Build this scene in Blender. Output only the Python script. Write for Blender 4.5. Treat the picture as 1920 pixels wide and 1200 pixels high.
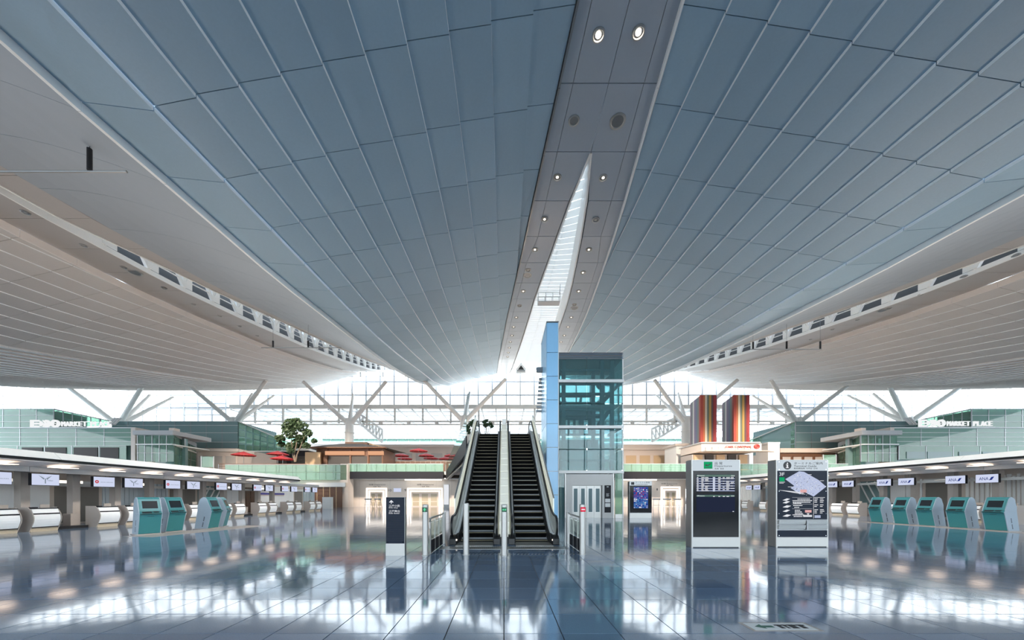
import bpy, bmesh, math, random
import numpy as np
from mathutils import Vector, Matrix

# ------------------------------------------------------------------ scene, camera, light
for o in list(bpy.data.objects):
    bpy.data.objects.remove(o)
SC = bpy.context.scene
COL = SC.collection
EYE = 1.56                                   # eye height; the pixel helper below turns measurements into metres
FPX, VX, VY = 650.0, 945.0, 932.0

cam_d = bpy.data.cameras.new('camera')
cam = bpy.data.objects.new('camera', cam_d)
COL.objects.link(cam)
cam.location = (0, 0, EYE)
cam.rotation_euler = (math.pi / 2, 0, 0)
cam_d.sensor_fit = 'HORIZONTAL'
cam_d.sensor_width = 36
cam_d.lens = FPX / 1920 * 36
cam_d.shift_x = (960 - VX) / 1920
cam_d.shift_y = (VY - 600) / 1920
cam_d.clip_end = 2000
SC.camera = cam

world = bpy.data.worlds.new('sky')
SC.world = world
world.use_nodes = True
wn = world.node_tree
wn.nodes.clear()
w_out = wn.nodes.new('ShaderNodeOutputWorld')
w_bg = wn.nodes.new('ShaderNodeBackground')
w_tc = wn.nodes.new('ShaderNodeTexCoord')
w_sep = wn.nodes.new('ShaderNodeSeparateXYZ')
w_ramp = wn.nodes.new('ShaderNodeValToRGB')
w_ramp.color_ramp.elements[0].position = 0.0
w_ramp.color_ramp.elements[0].color = (0.95, 0.98, 1.0, 1)
w_ramp.color_ramp.elements[1].position = 0.9
w_ramp.color_ramp.elements[1].color = (0.50, 0.72, 1.0, 1)
wn.links.new(w_tc.outputs['Generated'], w_sep.inputs[0])
wn.links.new(w_sep.outputs['Z'], w_ramp.inputs[0])
wn.links.new(w_ramp.outputs[0], w_bg.inputs[0])
wn.links.new(w_bg.outputs[0], w_out.inputs[0])
w_bg.inputs[1].default_value = 7.2

def area_light(name, loc, rot, sx, sy, power, col=(1, 1, 1)):
    l = bpy.data.lights.new(name, 'AREA')
    l.shape = 'RECTANGLE'; l.size = sx; l.size_y = sy; l.energy = power; l.color = col
    o = bpy.data.objects.new(name, l); COL.objects.link(o)
    o.location = loc; o.rotation_euler = rot
    return o
# warm uplights lying on the tops of the two check-in canopies, washing the roof above
area_light('vault_fill_light', (-25.5, 26, 3.75), (math.pi, 0, 0), 7, 30, 2000, (1, .80, .62))
area_light('vault_fill_light', (33.5, 26, 4.4), (math.pi, 0, 0), 7, 30, 2000, (1, .82, .66))

# added fill spots without fittings under the roof, brightening the upper floor
for _x, _d, _z in ((-33.5, 38, 22.2), (-14, 40, 19.6), (4, 42, 22.5), (25, 40, 19.6), (44, 38, 22.2)):
    _l = bpy.data.lights.new('gallery_fill_spot', 'SPOT'); _l.energy = 62000; _l.color = (1, .86, .73); _l.spot_size = math.radians(62); _l.spot_blend = .6; _l.shadow_soft_size = 1.2
    _o = bpy.data.objects.new('gallery_fill_spot', _l); COL.objects.link(_o); _o.location = (_x, _d, _z)
    _o.rotation_euler = (Vector((_x * 1.1, 62, 4)) - Vector((_x, _d, _z))).to_track_quat('-Z', 'Y').to_euler()

# floodlights of the central roof strip, aimed at the two check-in islands
for _d, _t in ((15, (-21, 18, 1)), (24, (-21, 30, 1)), (15.5, (29, 24, 1)), (25, (29, 36, 1))):
    _l = bpy.data.lights.new('island_fill_spot', 'SPOT'); _l.energy = 30000; _l.color = (1, .93, .86); _l.spot_size = math.radians(50); _l.spot_blend = .8; _l.shadow_soft_size = 1.2
    _o = bpy.data.objects.new('island_fill_spot', _l); COL.objects.link(_o); _o.location = (5.4, _d, 22.6)
    _o.rotation_euler = (Vector(_t) - Vector((5.4, _d, 22.6))).to_track_quat('-Z', 'Y').to_euler()

SC.view_settings.view_transform = 'Standard'
SC.view_settings.look = 'None'
SC.view_settings.gamma = 1
SC.view_settings.use_curve_mapping = False
SC.view_settings.exposure = 0.0
SC.cycles.max_bounces = 10
SC.cycles.diffuse_bounces = 5
SC.cycles.glossy_bounces = 5
SC.cycles.transparent_max_bounces = 24
SC.cycles.sample_clamp_indirect = 12

random.seed(7)
PI = math.pi

def P(px, py, d):
    return Vector(((px - VX) * d / FPX, d, EYE + (VY - py) * d / FPX))
def PXX(px, d): return (px - VX) * d / FPX
def PZ(py, d): return EYE + (VY - py) * d / FPX

# ------------------------------------------------------------------ materials
def principled(name, col, rough=.5, metal=0, spec=.5, noise=0, nscale=40, bump=0, bscale=60, emit=0, ecol=None, coat=0, island=0, stretch=None):
    m = bpy.data.materials.new(name); m.use_nodes = True
    nt = m.node_tree; b = nt.nodes['Principled BSDF']
    b.inputs['Base Color'].default_value = (*col, 1)
    b.inputs['Roughness'].default_value = rough
    b.inputs['Metallic'].default_value = metal
    b.inputs['Specular IOR Level'].default_value = spec
    if coat: b.inputs['Coat Weight'].default_value = coat; b.inputs['Coat Roughness'].default_value = .05
    if emit:
        b.inputs['Emission Color'].default_value = (*(ecol or col), 1)
        b.inputs['Emission Strength'].default_value = emit
    tc = None
    def coord():
        nonlocal tc
        if tc is None:
            t = nt.nodes.new('ShaderNodeTexCoord'); tc = t.outputs['Object']
            if stretch:
                mp = nt.nodes.new('ShaderNodeMapping'); mp.inputs['Scale'].default_value = stretch
                nt.links.new(tc, mp.inputs[0]); tc = mp.outputs[0]
        return tc
    val = None
    if noise:
        n = nt.nodes.new('ShaderNodeTexNoise'); n.inputs['Scale'].default_value = nscale; n.inputs['Detail'].default_value = 4
        nt.links.new(coord(), n.inputs['Vector'])
        r = nt.nodes.new('ShaderNodeMapRange'); r.inputs[3].default_value = 1 - noise; r.inputs[4].default_value = 1 + noise
        nt.links.new(n.outputs['Fac'], r.inputs[0]); val = r.outputs[0]
    if island:
        g = nt.nodes.new('ShaderNodeNewGeometry')
        oi = nt.nodes.new('ShaderNodeObjectInfo')
        ad = nt.nodes.new('ShaderNodeMath'); ad.operation = 'ADD'
        fr = nt.nodes.new('ShaderNodeMath'); fr.operation = 'FRACT'
        nt.links.new(g.outputs['Random Per Island'], ad.inputs[0]); nt.links.new(oi.outputs['Random'], ad.inputs[1])
        nt.links.new(ad.outputs[0], fr.inputs[0])
        r = nt.nodes.new('ShaderNodeMapRange'); r.inputs[3].default_value = 1 - island; r.inputs[4].default_value = 1 + island
        nt.links.new(fr.outputs[0], r.inputs[0])
        if val is None: val = r.outputs[0]
        else:
            mu = nt.nodes.new('ShaderNodeMath'); mu.operation = 'MULTIPLY'
            nt.links.new(val, mu.inputs[0]); nt.links.new(r.outputs[0], mu.inputs[1]); val = mu.outputs[0]
    if val is not None:
        mx = nt.nodes.new('ShaderNodeMix'); mx.data_type = 'RGBA'; mx.blend_type = 'MULTIPLY'
        mx.inputs[0].default_value = 1; mx.inputs[6].default_value = (*col, 1)
        nt.links.new(val, mx.inputs[7]); nt.links.new(mx.outputs[2], b.inputs['Base Color'])
    if bump:
        n = nt.nodes.new('ShaderNodeTexNoise'); n.inputs['Scale'].default_value = bscale; n.inputs['Detail'].default_value = 3
        nt.links.new(coord(), n.inputs['Vector'])
        bp = nt.nodes.new('ShaderNodeBump'); bp.inputs['Strength'].default_value = bump; bp.inputs['Distance'].default_value = .02
        nt.links.new(n.outputs['Fac'], bp.inputs['Height']); nt.links.new(bp.outputs[0], b.inputs['Normal'])
    return m

def emitter(name, col, s):
    m = bpy.data.materials.new(name); m.use_nodes = True
    nt = m.node_tree; nt.nodes.clear()
    o = nt.nodes.new('ShaderNodeOutputMaterial'); e = nt.nodes.new('ShaderNodeEmission')
    e.inputs[0].default_value = (*col, 1); e.inputs[1].default_value = s
    nt.links.new(e.outputs[0], o.inputs[0])
    return m

def pane(name, tint, body=(.5, .5, .5), solid=0.0, rough=.02, ior=1.5):
    """thin sheet of glass: tinted see-through + fresnel reflection + a share of frosted or printed body colour"""
    m = bpy.data.materials.new(name); m.use_nodes = True
    nt = m.node_tree; nt.nodes.clear()
    o = nt.nodes.new('ShaderNodeOutputMaterial')
    t = nt.nodes.new('ShaderNodeBsdfTransparent'); t.inputs[0].default_value = (*tint, 1)
    d = nt.nodes.new('ShaderNodeBsdfDiffuse'); d.inputs[0].default_value = (*body, 1)
    g = nt.nodes.new('ShaderNodeBsdfGlossy'); g.inputs['Roughness'].default_value = rough
    lw = nt.nodes.new('ShaderNodeLayerWeight'); lw.inputs[0].default_value = .5
    pw = nt.nodes.new('ShaderNodeMath'); pw.operation = 'POWER'; pw.inputs[1].default_value = 5
    f = nt.nodes.new('ShaderNodeMapRange'); f0 = ((ior - 1) / (ior + 1)) ** 2
    f.inputs[3].default_value = f0; f.inputs[4].default_value = 1.0
    nt.links.new(lw.outputs['Facing'], pw.inputs[0]); nt.links.new(pw.outputs[0], f.inputs[0])
    a = nt.nodes.new('ShaderNodeMixShader'); a.inputs[0].default_value = solid
    b = nt.nodes.new('ShaderNodeMixShader')
    nt.links.new(t.outputs[0], a.inputs[1]); nt.links.new(d.outputs[0], a.inputs[2])
    nt.links.new(f.outputs[0], b.inputs[0]); nt.links.new(a.outputs[0], b.inputs[1]); nt.links.new(g.outputs[0], b.inputs[2])
    nt.links.new(b.outputs[0], o.inputs[0])
    return m

def translucent(name, col, share=.5):
    m = bpy.data.materials.new(name); m.use_nodes = True
    nt = m.node_tree; nt.nodes.clear()
    o = nt.nodes.new('ShaderNodeOutputMaterial')
    d = nt.nodes.new('ShaderNodeBsdfDiffuse'); d.inputs[0].default_value = (*col, 1)
    t = nt.nodes.new('ShaderNodeBsdfTranslucent'); t.inputs[0].default_value = (*col, 1)
    a = nt.nodes.new('ShaderNodeMixShader'); a.inputs[0].default_value = share
    nt.links.new(d.outputs[0], a.inputs[1]); nt.links.new(t.outputs[0], a.inputs[2]); nt.links.new(a.outputs[0], o.inputs[0])
    return m

M = {}
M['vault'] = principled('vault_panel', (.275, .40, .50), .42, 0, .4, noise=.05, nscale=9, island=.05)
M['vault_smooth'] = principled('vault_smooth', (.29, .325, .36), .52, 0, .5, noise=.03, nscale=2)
M['vault_outer_lit'] = principled('vault_outer_lit_panel', (.60, .57, .545), .5, 0, .4, noise=.04, nscale=9, island=.03)  # same panels as vault; their warmer, brighter light is put into the colour
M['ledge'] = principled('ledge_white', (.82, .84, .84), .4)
M['lip'] = principled('lip_beige', (.80, .74, .70), .5)
M['strip'] = principled('strip_metal', (.35, .40, .46), .30, 0, .6, noise=.03, nscale=8, island=.03)
M['shell'] = principled('roof_shell', (.05, .05, .055), .9)
M['white'] = principled('white_paint', (.82, .82, .80), .45, noise=.02, nscale=6)
M['offwhite'] = principled('offwhite_paint', (.74, .72, .68), .5, noise=.03, nscale=6)
M['truss'] = principled('truss_white', (.80, .80, .78), .5)
M['dark'] = principled('dark_void', (.045, .04, .036), .7)
M['black'] = principled('black_satin', (.014, .014, .016), .35)
M['rubber'] = principled('black_rubber', (.012, .012, .013), .45)
M['steel'] = principled('brushed_steel', (.42, .415, .40), .36, .7, noise=.05, nscale=30, stretch=(1, 1, 14))
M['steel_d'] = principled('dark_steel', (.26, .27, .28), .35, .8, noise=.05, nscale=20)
M['chrome'] = principled('polished_steel', (.75, .75, .75), .12, 1)
M['frame'] = principled('mullion_grey', (.30, .30, .30), .5)
M['frame_w'] = principled('mullion_white', (.52, .52, .51), .5)
M['beam'] = principled('beam_taupe', (.74, .69, .63), .5)
M['column'] = principled('column_offwhite', (.86, .82, .76), .45)
M['beige'] = principled('beige_wall', (.56, .46, .39), .5, noise=.03, nscale=4)
M['beige_l'] = principled('light_beige_wall', (.60, .52, .455), .5, noise=.03, nscale=4)
M['taupe'] = principled('taupe_laminate', (.40, .355, .32), .4, noise=.04, nscale=10)
M['counter_w'] = principled('counter_white', (.86, .87, .87), .35)
M['grey'] = principled('grey_paint', (.42, .43, .44), .5, noise=.03, nscale=6)
M['grey_l'] = principled('light_grey_paint', (.62, .62, .61), .45, noise=.03, nscale=6)
M['wood'] = principled('brown_wood', (.125, .058, .03), .5, noise=.25, nscale=8, stretch=(1, 1, 10))
M['wood_l'] = principled('tan_wood', (.48, .33, .19), .5, noise=.2, nscale=8, stretch=(8, 1, 1))
M['plinth'] = principled('plinth_oak', (.52, .43, .31), .35, noise=.1, nscale=12)
M['roof_g'] = principled('grey_roof', (.07, .07, .07), .8, noise=.2, nscale=12)
M['fascia'] = principled('charcoal_fascia', (.022, .022, .026), .5, 0, .15)
M['teal'] = principled('kiosk_teal', (.035, .20, .215), .42, noise=.04, nscale=14)
M['teal_d'] = principled('kiosk_teal_bezel', (.05, .21, .235), .45)
M['kgrey'] = principled('kiosk_blue_grey', (.30, .37, .43), .42)
M['navy'] = principled('sign_navy', (.014, .02, .034), .35, 0, .12)
M['head'] = emitter('lit_header', (.70, .80, .88), .85)
M['screen'] = principled('dark_screen', (.014, .015, .017), .12, 0, .2)
M['screen_n'] = emitter('navy_screen', (.018, .024, .05), 1)
M['mon'] = emitter('monitor_lit', (.62, .67, .86), 1.0)
M['ink'] = principled('ink_black', (.015, .015, .018), .5)
M['ink_b'] = emitter('ink_blue', (.02, .04, .22), 1)
M['ink_g'] = emitter('ink_grey', (.20, .25, .30), 1)
M['ink_r'] = emitter('ink_red', (.55, .04, .05), 1)
M['ink_w'] = emitter('ink_white', (.80, .82, .86), 1)
M['ink_lb'] = emitter('ink_pale_blue', (.42, .48, .66), 1)
M['ink_pk'] = emitter('ink_pink', (.75, .42, .42), 1)
M['sign_g'] = emitter('sign_green', (.01, .36, .14), 1)
M['sign_r'] = emitter('sign_red', (.62, .03, .05), 1)
M['lamp'] = emitter('lamp_warm', (1, .86, .70), 30)
M['lamp_s'] = emitter('lamp_soft', (1, .90, .78), 2.0)
M['tube'] = emitter('tube_lamp', (1, .93, .82), 4)
M['cove'] = emitter('cove_warm', (1, .80, .64), 3.2)
M['doorglow'] = emitter('door_frame_glow', (1, .93, .85), 2.2)
M['lantern'] = emitter('eave_glow', (1, .52, .30), .8)
M['skyblue'] = principled('sky_blue_panel', (.36, .68, .98), .25, 0, .5, noise=.03, nscale=2)
M['red'] = principled('umbrella_red', (.40, .028, .035), .6, noise=.08, nscale=10)
M['red_sign'] = principled('red_letters', (.42, .03, .02), .5)
M['plant'] = principled('leaf_green', (.032, .06, .022), .6, noise=.35, nscale=3)
M['bark'] = principled('bark', (.16, .12, .085), .8, noise=.3, nscale=20)
M['greenwall'] = principled('green_panel', (.11, .28, .19), .5)
M['yellow'] = principled('step_edge', (.30, .25, .16), .5)
M['letter'] = emitter('white_letters', (.9, .92, .93), 1.0)
M['blueband'] = principled('blue_band', (.07, .07, .36), .4)
M['apron'] = principled('apron_concrete', (.36, .36, .35), .9, noise=.1, nscale=.5)
M['skylight'] = translucent('skylight_sheet', (.92, .91, .88), .24)
M['skylight_b'] = translucent('hall_roof_sheet', (.95, .94, .91), .62)
M['g_clear'] = pane('clear_pane', (.94, .97, .97), ior=1.25)
M['g_win'] = pane('window_pane', (.93, .96, .97), ior=1.3)
M['g_hall'] = pane('hall_window_pane', (.84, .84, .82), ior=1.3)
M['g_green'] = pane('green_pane', (.48, .70, .60), (.30, .44, .37), .35, ior=1.4)
M['g_greenf'] = pane('green_frosted_pane', (.35, .56, .46), (.30, .46, .38), .72, ior=1.4)
M['g_teal'] = pane('teal_pane', (.60, .77, .78), (.34, .52, .54), .13, ior=1.5)
M['g_rail'] = pane('rail_pane', (.60, .82, .72), (.30, .47, .37), .28, ior=1.45)
M['g_esc'] = pane('escalator_pane', (.85, .90, .85), (.92, .93, .85), .86, ior=1.25)
M['g_tealbox'] = pane('teal_box_pane', (.20, .34, .35), (.24, .36, .36), .8, ior=1.45)

M['mapblue'] = emitter('map_pale_blue', (.50, .56, .76), 1)
M['scr_blue'] = emitter('screen_blue', (.03, .07, .30), 1)
M['scr_red'] = emitter('screen_red', (.40, .05, .12), 1)
M['scr_mag'] = emitter('screen_magenta', (.30, .14, .42), 1)
M['scr_cyan'] = emitter('screen_cyan', (.10, .30, .55), 1)
M['screen_k'] = principled('kiosk_screen', (.018, .022, .026), .12)
M['sticker_green'] = principled('sticker_green', (.05, .16, .11), .5)
M['deckpale_glow'] = principled('deck_pale_glow', (.86, .86, .79), .4, emit=.28, ecol=(.9, .92, .80), noise=.03, nscale=6)  # faint glow added to the paint so the dim panels read bright
M['tealsteel'] = principled('teal_steel', (.10, .17, .18), .4)
M['tealpanel'] = principled('teal_panel', (.07, .14, .16), .35, noise=.1, nscale=6)
M['carglass'] = principled('lift_car_grey', (.28, .33, .34), .25)
M['portal'] = principled('portal_grey', (.52, .51, .49), .4, noise=.02, nscale=4)
M['steel_l'] = principled('door_steel', (.55, .55, .53), .35, .4, noise=.03, nscale=30)

# ------------------------------------------------------------------ mesh builder
class MB:
    def __init__(s): s.v = []; s.f = []; s.m = []
    def add(s, vs, fs, m=0):
        o = len(s.v); s.v += [tuple(p) for p in vs]
        for f in fs: s.f.append([o + i for i in f]); s.m.append(m)
        return s
    def hexa(s, b, t, m=0):
        return s.add(list(b) + list(t), [(3, 2, 1, 0), (4, 5, 6, 7), (0, 1, 5, 4), (1, 2, 6, 5), (2, 3, 7, 6), (3, 0, 4, 7)], m)
    def box(s, x0, x1, y0, y1, z0, z1, m=0):
        return s.hexa([(x0, y0, z0), (x1, y0, z0), (x1, y1, z0), (x0, y1, z0)], [(x0, y0, z1), (x1, y0, z1), (x1, y1, z1), (x0, y1, z1)], m)
    def poly(s, pts, m=0): return s.add(pts, [tuple(range(len(pts)))], m)
    def prism(s, prof, axis, a, b, m=0):
        """prof: 2-D outline; axis 'x': (y,z) outline, 'y': (x,z), 'z': (x,y)"""
        def w(p, t): return {'x': (t, p[0], p[1]), 'y': (p[0], t, p[1]), 'z': (p[0], p[1], t)}[axis]
        n = len(prof)
        vs = [w(p, a) for p in prof] + [w(p, b) for p in prof]
        fs = [tuple(range(n - 1, -1, -1)), tuple(range(n, 2 * n))] + [(i, (i + 1) % n, n + (i + 1) % n, n + i) for i in range(n)]
        return s.add(vs, fs, m)
    def tube(s, p0, p1, r0, r1=None, n=8, m=0):
        p0, p1 = Vector(p0), Vector(p1); r1 = r0 if r1 is None else r1
        z = (p1 - p0).normalized(); x = z.orthogonal().normalized(); y = z.cross(x)
        vs = []
        for p, r in ((p0, r0), (p1, r1)):
            for k in range(n):
                a = 2 * PI * k / n; vs.append(p + x * (r * math.cos(a)) + y * (r * math.sin(a)))
        return s.add(vs, [tuple(range(n - 1, -1, -1)), tuple(range(n, 2 * n))] + [(i, (i + 1) % n, n + (i + 1) % n, n + i) for i in range(n)], m)
    def bar(s, p0, p1, w, h, m=0):
        p0, p1 = Vector(p0), Vector(p1); z = (p1 - p0).normalized()
        up = Vector((0, 0, 1)) if abs(z.z) < .95 else Vector((0, 1, 0))
        x = z.cross(up).normalized() * (w / 2); y = x.normalized().cross(z) * (h / 2)
        b = [p0 - x - y, p0 + x - y, p0 + x + y, p0 - x + y]; t = [q + (p1 - p0) for q in b]
        return s.hexa(b, t, m)
    def sweep(s, pts, prof, side, m=0, closed=True):
        """sweep a (side, up) profile along pts; side is the fixed sideways unit vector"""
        side = Vector(side); n = len(prof); vs = []
        pts = [Vector(p) for p in pts]
        for i, p in enumerate(pts):
            a = pts[max(0, i - 1)]; b = pts[min(len(pts) - 1, i + 1)]
            t = (b - a).normalized(); up = side.cross(t).normalized()
            for q in prof: vs.append(p + side * q[0] + up * q[1])
        fs = []
        for i in range(len(pts) - 1):
            for k in range(n):
                k2 = (k + 1) % n
                fs.append((i * n + k, i * n + k2, (i + 1) * n + k2, (i + 1) * n + k))
        fs.append(tuple(range(n - 1, -1, -1))); fs.append(tuple((len(pts) - 1) * n + k for k in range(n)))
        return s.add(vs, fs, m)
    def lathe(s, prof, n=16, c=(0, 0, 0), m=0):
        vs = []; k = len(prof)
        for i in range(n):
            a = 2 * PI * i / n
            for r, z in prof: vs.append((c[0] + r * math.cos(a), c[1] + r * math.sin(a), c[2] + z))
        fs = []
        for i in range(n):
            j = (i + 1) % n
            for q in range(k - 1): fs.append((i * k + q, j * k + q, j * k + q + 1, i * k + q + 1))
        if prof[0][0] > 1e-6: fs.append(tuple(i * k for i in range(n - 1, -1, -1)))
        if prof[-1][0] > 1e-6: fs.append(tuple(i * k + k - 1 for i in range(n)))
        return s.add(vs, fs, m)
    def disc(s, c, r, n=20, m=0, normal='y'):
        pts = []
        for k in range(n):
            a = 2 * PI * k / n
            if normal == 'y': pts.append((c[0] + r * math.cos(a), c[1], c[2] + r * math.sin(a)))
            else: pts.append((c[0] + r * math.cos(a), c[1] + r * math.sin(a), c[2]))
        return s.poly(pts, m)
    def mesh(s, name, mats):
        me = bpy.data.meshes.new(name); me.from_pydata(s.v, [], s.f)
        for mt in (mats if isinstance(mats, (list, tuple)) else [mats]): me.materials.append(mt)
        me.polygons.foreach_set('material_index', s.m)
        return me
    def build(s, name, mats, parent=None, smooth=False, bevel=0, kind=None, loc=None):
        me = s.mesh(name, mats)
        bm = bmesh.new(); bm.from_mesh(me)
        if smooth or bevel: bmesh.ops.remove_doubles(bm, verts=bm.verts, dist=1e-5)
        bmesh.ops.recalc_face_normals(bm, faces=bm.faces)
        if bevel:
            es = [e for e in bm.edges if len(e.link_faces) == 2 and e.calc_face_angle(0) > .5]
            bmesh.ops.bevel(bm, geom=es, offset=bevel, segments=2, profile=.5, affect='EDGES', clamp_overlap=True)
        if smooth:
            for f in bm.faces: f.smooth = True
            for e in bm.edges:
                if len(e.link_faces) == 2 and e.calc_face_angle(0) > .6: e.smooth = False
        bm.to_mesh(me); bm.free()
        return link(name, me, parent, kind, loc)

def link(name, me, parent=None, kind=None, loc=None):
    o = bpy.data.objects.new(name, me); COL.objects.link(o)
    if parent is not None: o.parent = parent
    if kind: o['kind'] = kind
    if loc is not None: o.location = loc
    return o
def thing(name, label, cat, loc=(0, 0, 0), rz=0, group=None):
    o = bpy.data.objects.new(name, None); COL.objects.link(o); o.empty_display_size = .2
    o.location = loc; o.rotation_euler = (0, 0, rz)
    o['label'] = label; o['category'] = cat
    if group: o['group'] = group
    return o
def tag(o, label, cat, group=None):
    o['label'] = label; o['category'] = cat
    if group: o['group'] = group
    return o
def copy_tree(o, parent=None):
    c = o.copy(); COL.objects.link(c)
    if parent is not None: c.parent = parent
    for ch in list(o.children): copy_tree(ch, c)
    return c
def dup(root, loc, rz=None, label=None, group=None):
    r = copy_tree(root); r.location = loc
    if rz is not None: r.rotation_euler = (0, 0, rz)
    if label: r['label'] = label
    if group: r['group'] = group
    return r
def struct(mb, name, mats, parent=None, **k):
    o = mb.build(name, mats, parent, **k)
    if parent is None: o['kind'] = 'structure'
    return o

_tcache = {}
def text_mesh(body, depth=0.004):
    key = (body, depth)
    if key in _tcache: return _tcache[key]
    c = bpy.data.curves.new('lettering', 'FONT'); c.body = body; c.size = 1; c.align_x = 'LEFT'; c.extrude = depth; c.resolution_u = 3
    o = bpy.data.objects.new('lettering', c); COL.objects.link(o)
    me = bpy.data.meshes.new_from_object(o.evaluated_get(bpy.context.evaluated_depsgraph_get()))
    bpy.data.objects.remove(o); bpy.data.curves.remove(c)
    vs = np.array([v.co[:] for v in me.vertices]) if len(me.vertices) else np.zeros((1, 3))
    fs = [list(p.vertices) for p in me.polygons]
    bpy.data.meshes.remove(me)
    _tcache[key] = (vs, fs)
    return vs, fs
def text(mb, body, x0, x1, y, z0, z1, m=0, depth=.004, wide=None):
    """lettering facing -Y fitted to the box x0..x1, z0..z1 standing just proud of plane y"""
    vs, fs = text_mesh(body)
    mn = vs.min(0); mx = vs.max(0); sz = np.maximum(mx - mn, 1e-6)
    out = [((x0 + (p[0] - mn[0]) / sz[0] * (x1 - x0)), y - depth * (p[2] - mn[2]) / sz[2] , z0 + (p[1] - mn[1]) / sz[1] * (z1 - z0)) for p in vs]
    mb.add(out, fs, m)
    return mb
ORD = 'first second third fourth fifth sixth seventh eighth ninth tenth eleventh twelfth thirteenth fourteenth fifteenth sixteenth'.split()
# ------------------------------------------------------------------ floor
TS = .66
tile_m = principled('granite_tile', (.165, .24, .345), .075, 0, .75, noise=.2, nscale=70, bump=.0, island=.15, coat=.0)
nt = tile_m.node_tree; _b = nt.nodes['Principled BSDF']; _b.inputs['IOR'].default_value = 1.85
_tc = nt.nodes.new('ShaderNodeTexCoord'); _n = nt.nodes.new('ShaderNodeTexNoise'); _n.inputs['Scale'].default_value = 1.6; _n.inputs['Detail'].default_value = 3
_bp = nt.nodes.new('ShaderNodeBump'); _bp.inputs['Strength'].default_value = .035; _bp.inputs['Distance'].default_value = .05
nt.links.new(_tc.outputs['Object'], _n.inputs['Vector']); nt.links.new(_n.outputs['Fac'], _bp.inputs['Height']); nt.links.new(_bp.outputs[0], _b.inputs['Normal'])
M['tile'] = tile_m
M['joint'] = principled('floor_joint', (.05, .055, .065), .6)

floor = struct(MB().box(-92, 100, -34.5, 150, -.4, -.012), 'floor', M['joint'])
struct(MB().box(-900, 900, -900, 900, -.9, -.5), 'ground', M['apron'])
rng = random.Random(3)
def tile_box(mb, x0, x1, y0, y1, tilt=.0):
    g = .006
    a, b = rng.uniform(-tilt, tilt), rng.uniform(-tilt, tilt)
    z = lambda x, y: a * (x - (x0 + x1) / 2) + b * (y - (y0 + y1) / 2)
    q = [(x0 + g, y0 + g), (x1 - g, y0 + g), (x1 - g, y1 - g), (x0 + g, y1 - g)]
    mb.hexa([(x, y, -.012) for x, y in q], [(x, y, z(x, y)) for x, y in q])
NEAR0, ROWS = 3.3, 7
n_t = 0
for j in range(ROWS):
    y0 = NEAR0 + j * TS
    lo = int(math.floor((-VX - 20) * (y0 + TS) / FPX / TS)); hi = int(math.ceil((1920 - VX + 20) * (y0 + TS) / FPX / TS))
    for i in range(lo, hi):
        if n_t >= 300: break
        mb = MB(); tile_box(mb, i * TS, (i + 1) * TS, y0, y0 + TS, .0009)
        mb.build('floor_tile', M['tile'], floor); n_t += 1
mb = MB()
for j in range(-22, 110):
    y0 = NEAR0 + j * TS
    half = max(14, (y0 + TS) * 1.62 + 1)
    if y0 > 30: half = min(half, 48)
    lo = int(math.floor((-VX - 20) * (y0 + TS) / FPX / TS)); hi = int(math.ceil((1920 - VX + 20) * (y0 + TS) / FPX / TS))
    for i in range(int(-half / TS), int(half / TS) + 2):
        if 0 <= j < ROWS and lo <= i < hi: continue
        tile_box(mb, i * TS, (i + 1) * TS, y0, y0 + TS, .0007)
mb.build('floor_tile_field', M['tile'], floor, kind='stuff')
mb = MB().box(-92, -48, 30, 57, -.012, 0).box(48, 100, 30, 57, -.012, 0)
mb.build('floor_margin', M['tile'], floor)

# ------------------------------------------------------------------ roof: lofted between rails, each a height above the eye as a function of depth
def tab(pts):
    xs = [p[0] for p in pts]; ys = [p[1] for p in pts]
    return lambda d: float(np.interp(d, xs, ys))
hw = tab([(0, 1.3), (15, 2.3), (26.4, 3.5), (44.4, 5.05), (70, 6.6), (100, 7.6)])
Zs = tab([(0, 21.5), (27, 21.6), (30.6, 21.8), (34.2, 22.1), (37.8, 22.44), (41.4, 22.86), (45, 23.35), (48.6, 23.88), (52.2, 24.4), (55.8, 25), (59.4, 25.6), (63, 26.25), (66.6, 26.9), (70.2, 27.6), (80, 29.8), (90, 32.4), (100, 35.6), (106, 37.8)])
ZB = tab([(0, 16.2), (11.7, 16.76), (15.1, 16.98), (19.6, 17.37), (28.6, 18.05), (36.3, 18.7), (41.5, 19.3), (50.7, 20.7), (62.5, 22.9), (74.8, 25.0), (84, 27.3), (94, 30.2), (106, 34.2)])
ZA = tab([(0, 16.6), (12.65, 17.1), (15, 17.17), (19.8, 17.5), (28.1, 18.0), (39.2, 19.3), (50, 20.6), (58.3, 21.8), (74, 24.8), (90.6, 29.2), (106, 34.2)])
Zd = tab([(0, 19.7), (20, 20.05), (25, 20.3), (35, 21.3), (43, 22.55), (58.6, 25.3), (72, 28.2), (86.5, 31.7), (106, 38)])
ZB2 = tab([(0, 14.2), (20, 14.9), (37, 16.3), (53, 19.3), (70, 23.0), (91, 28.8), (106, 33.6)])
XC = 5.45
def mirror(x): return 2 * XC - x
def ident(x): return x
ROW = 3.8
ROWD = [7.46 + ROW * k for k in range(25)]          # panel row joints, 7.5 m to 98.7 m

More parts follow.
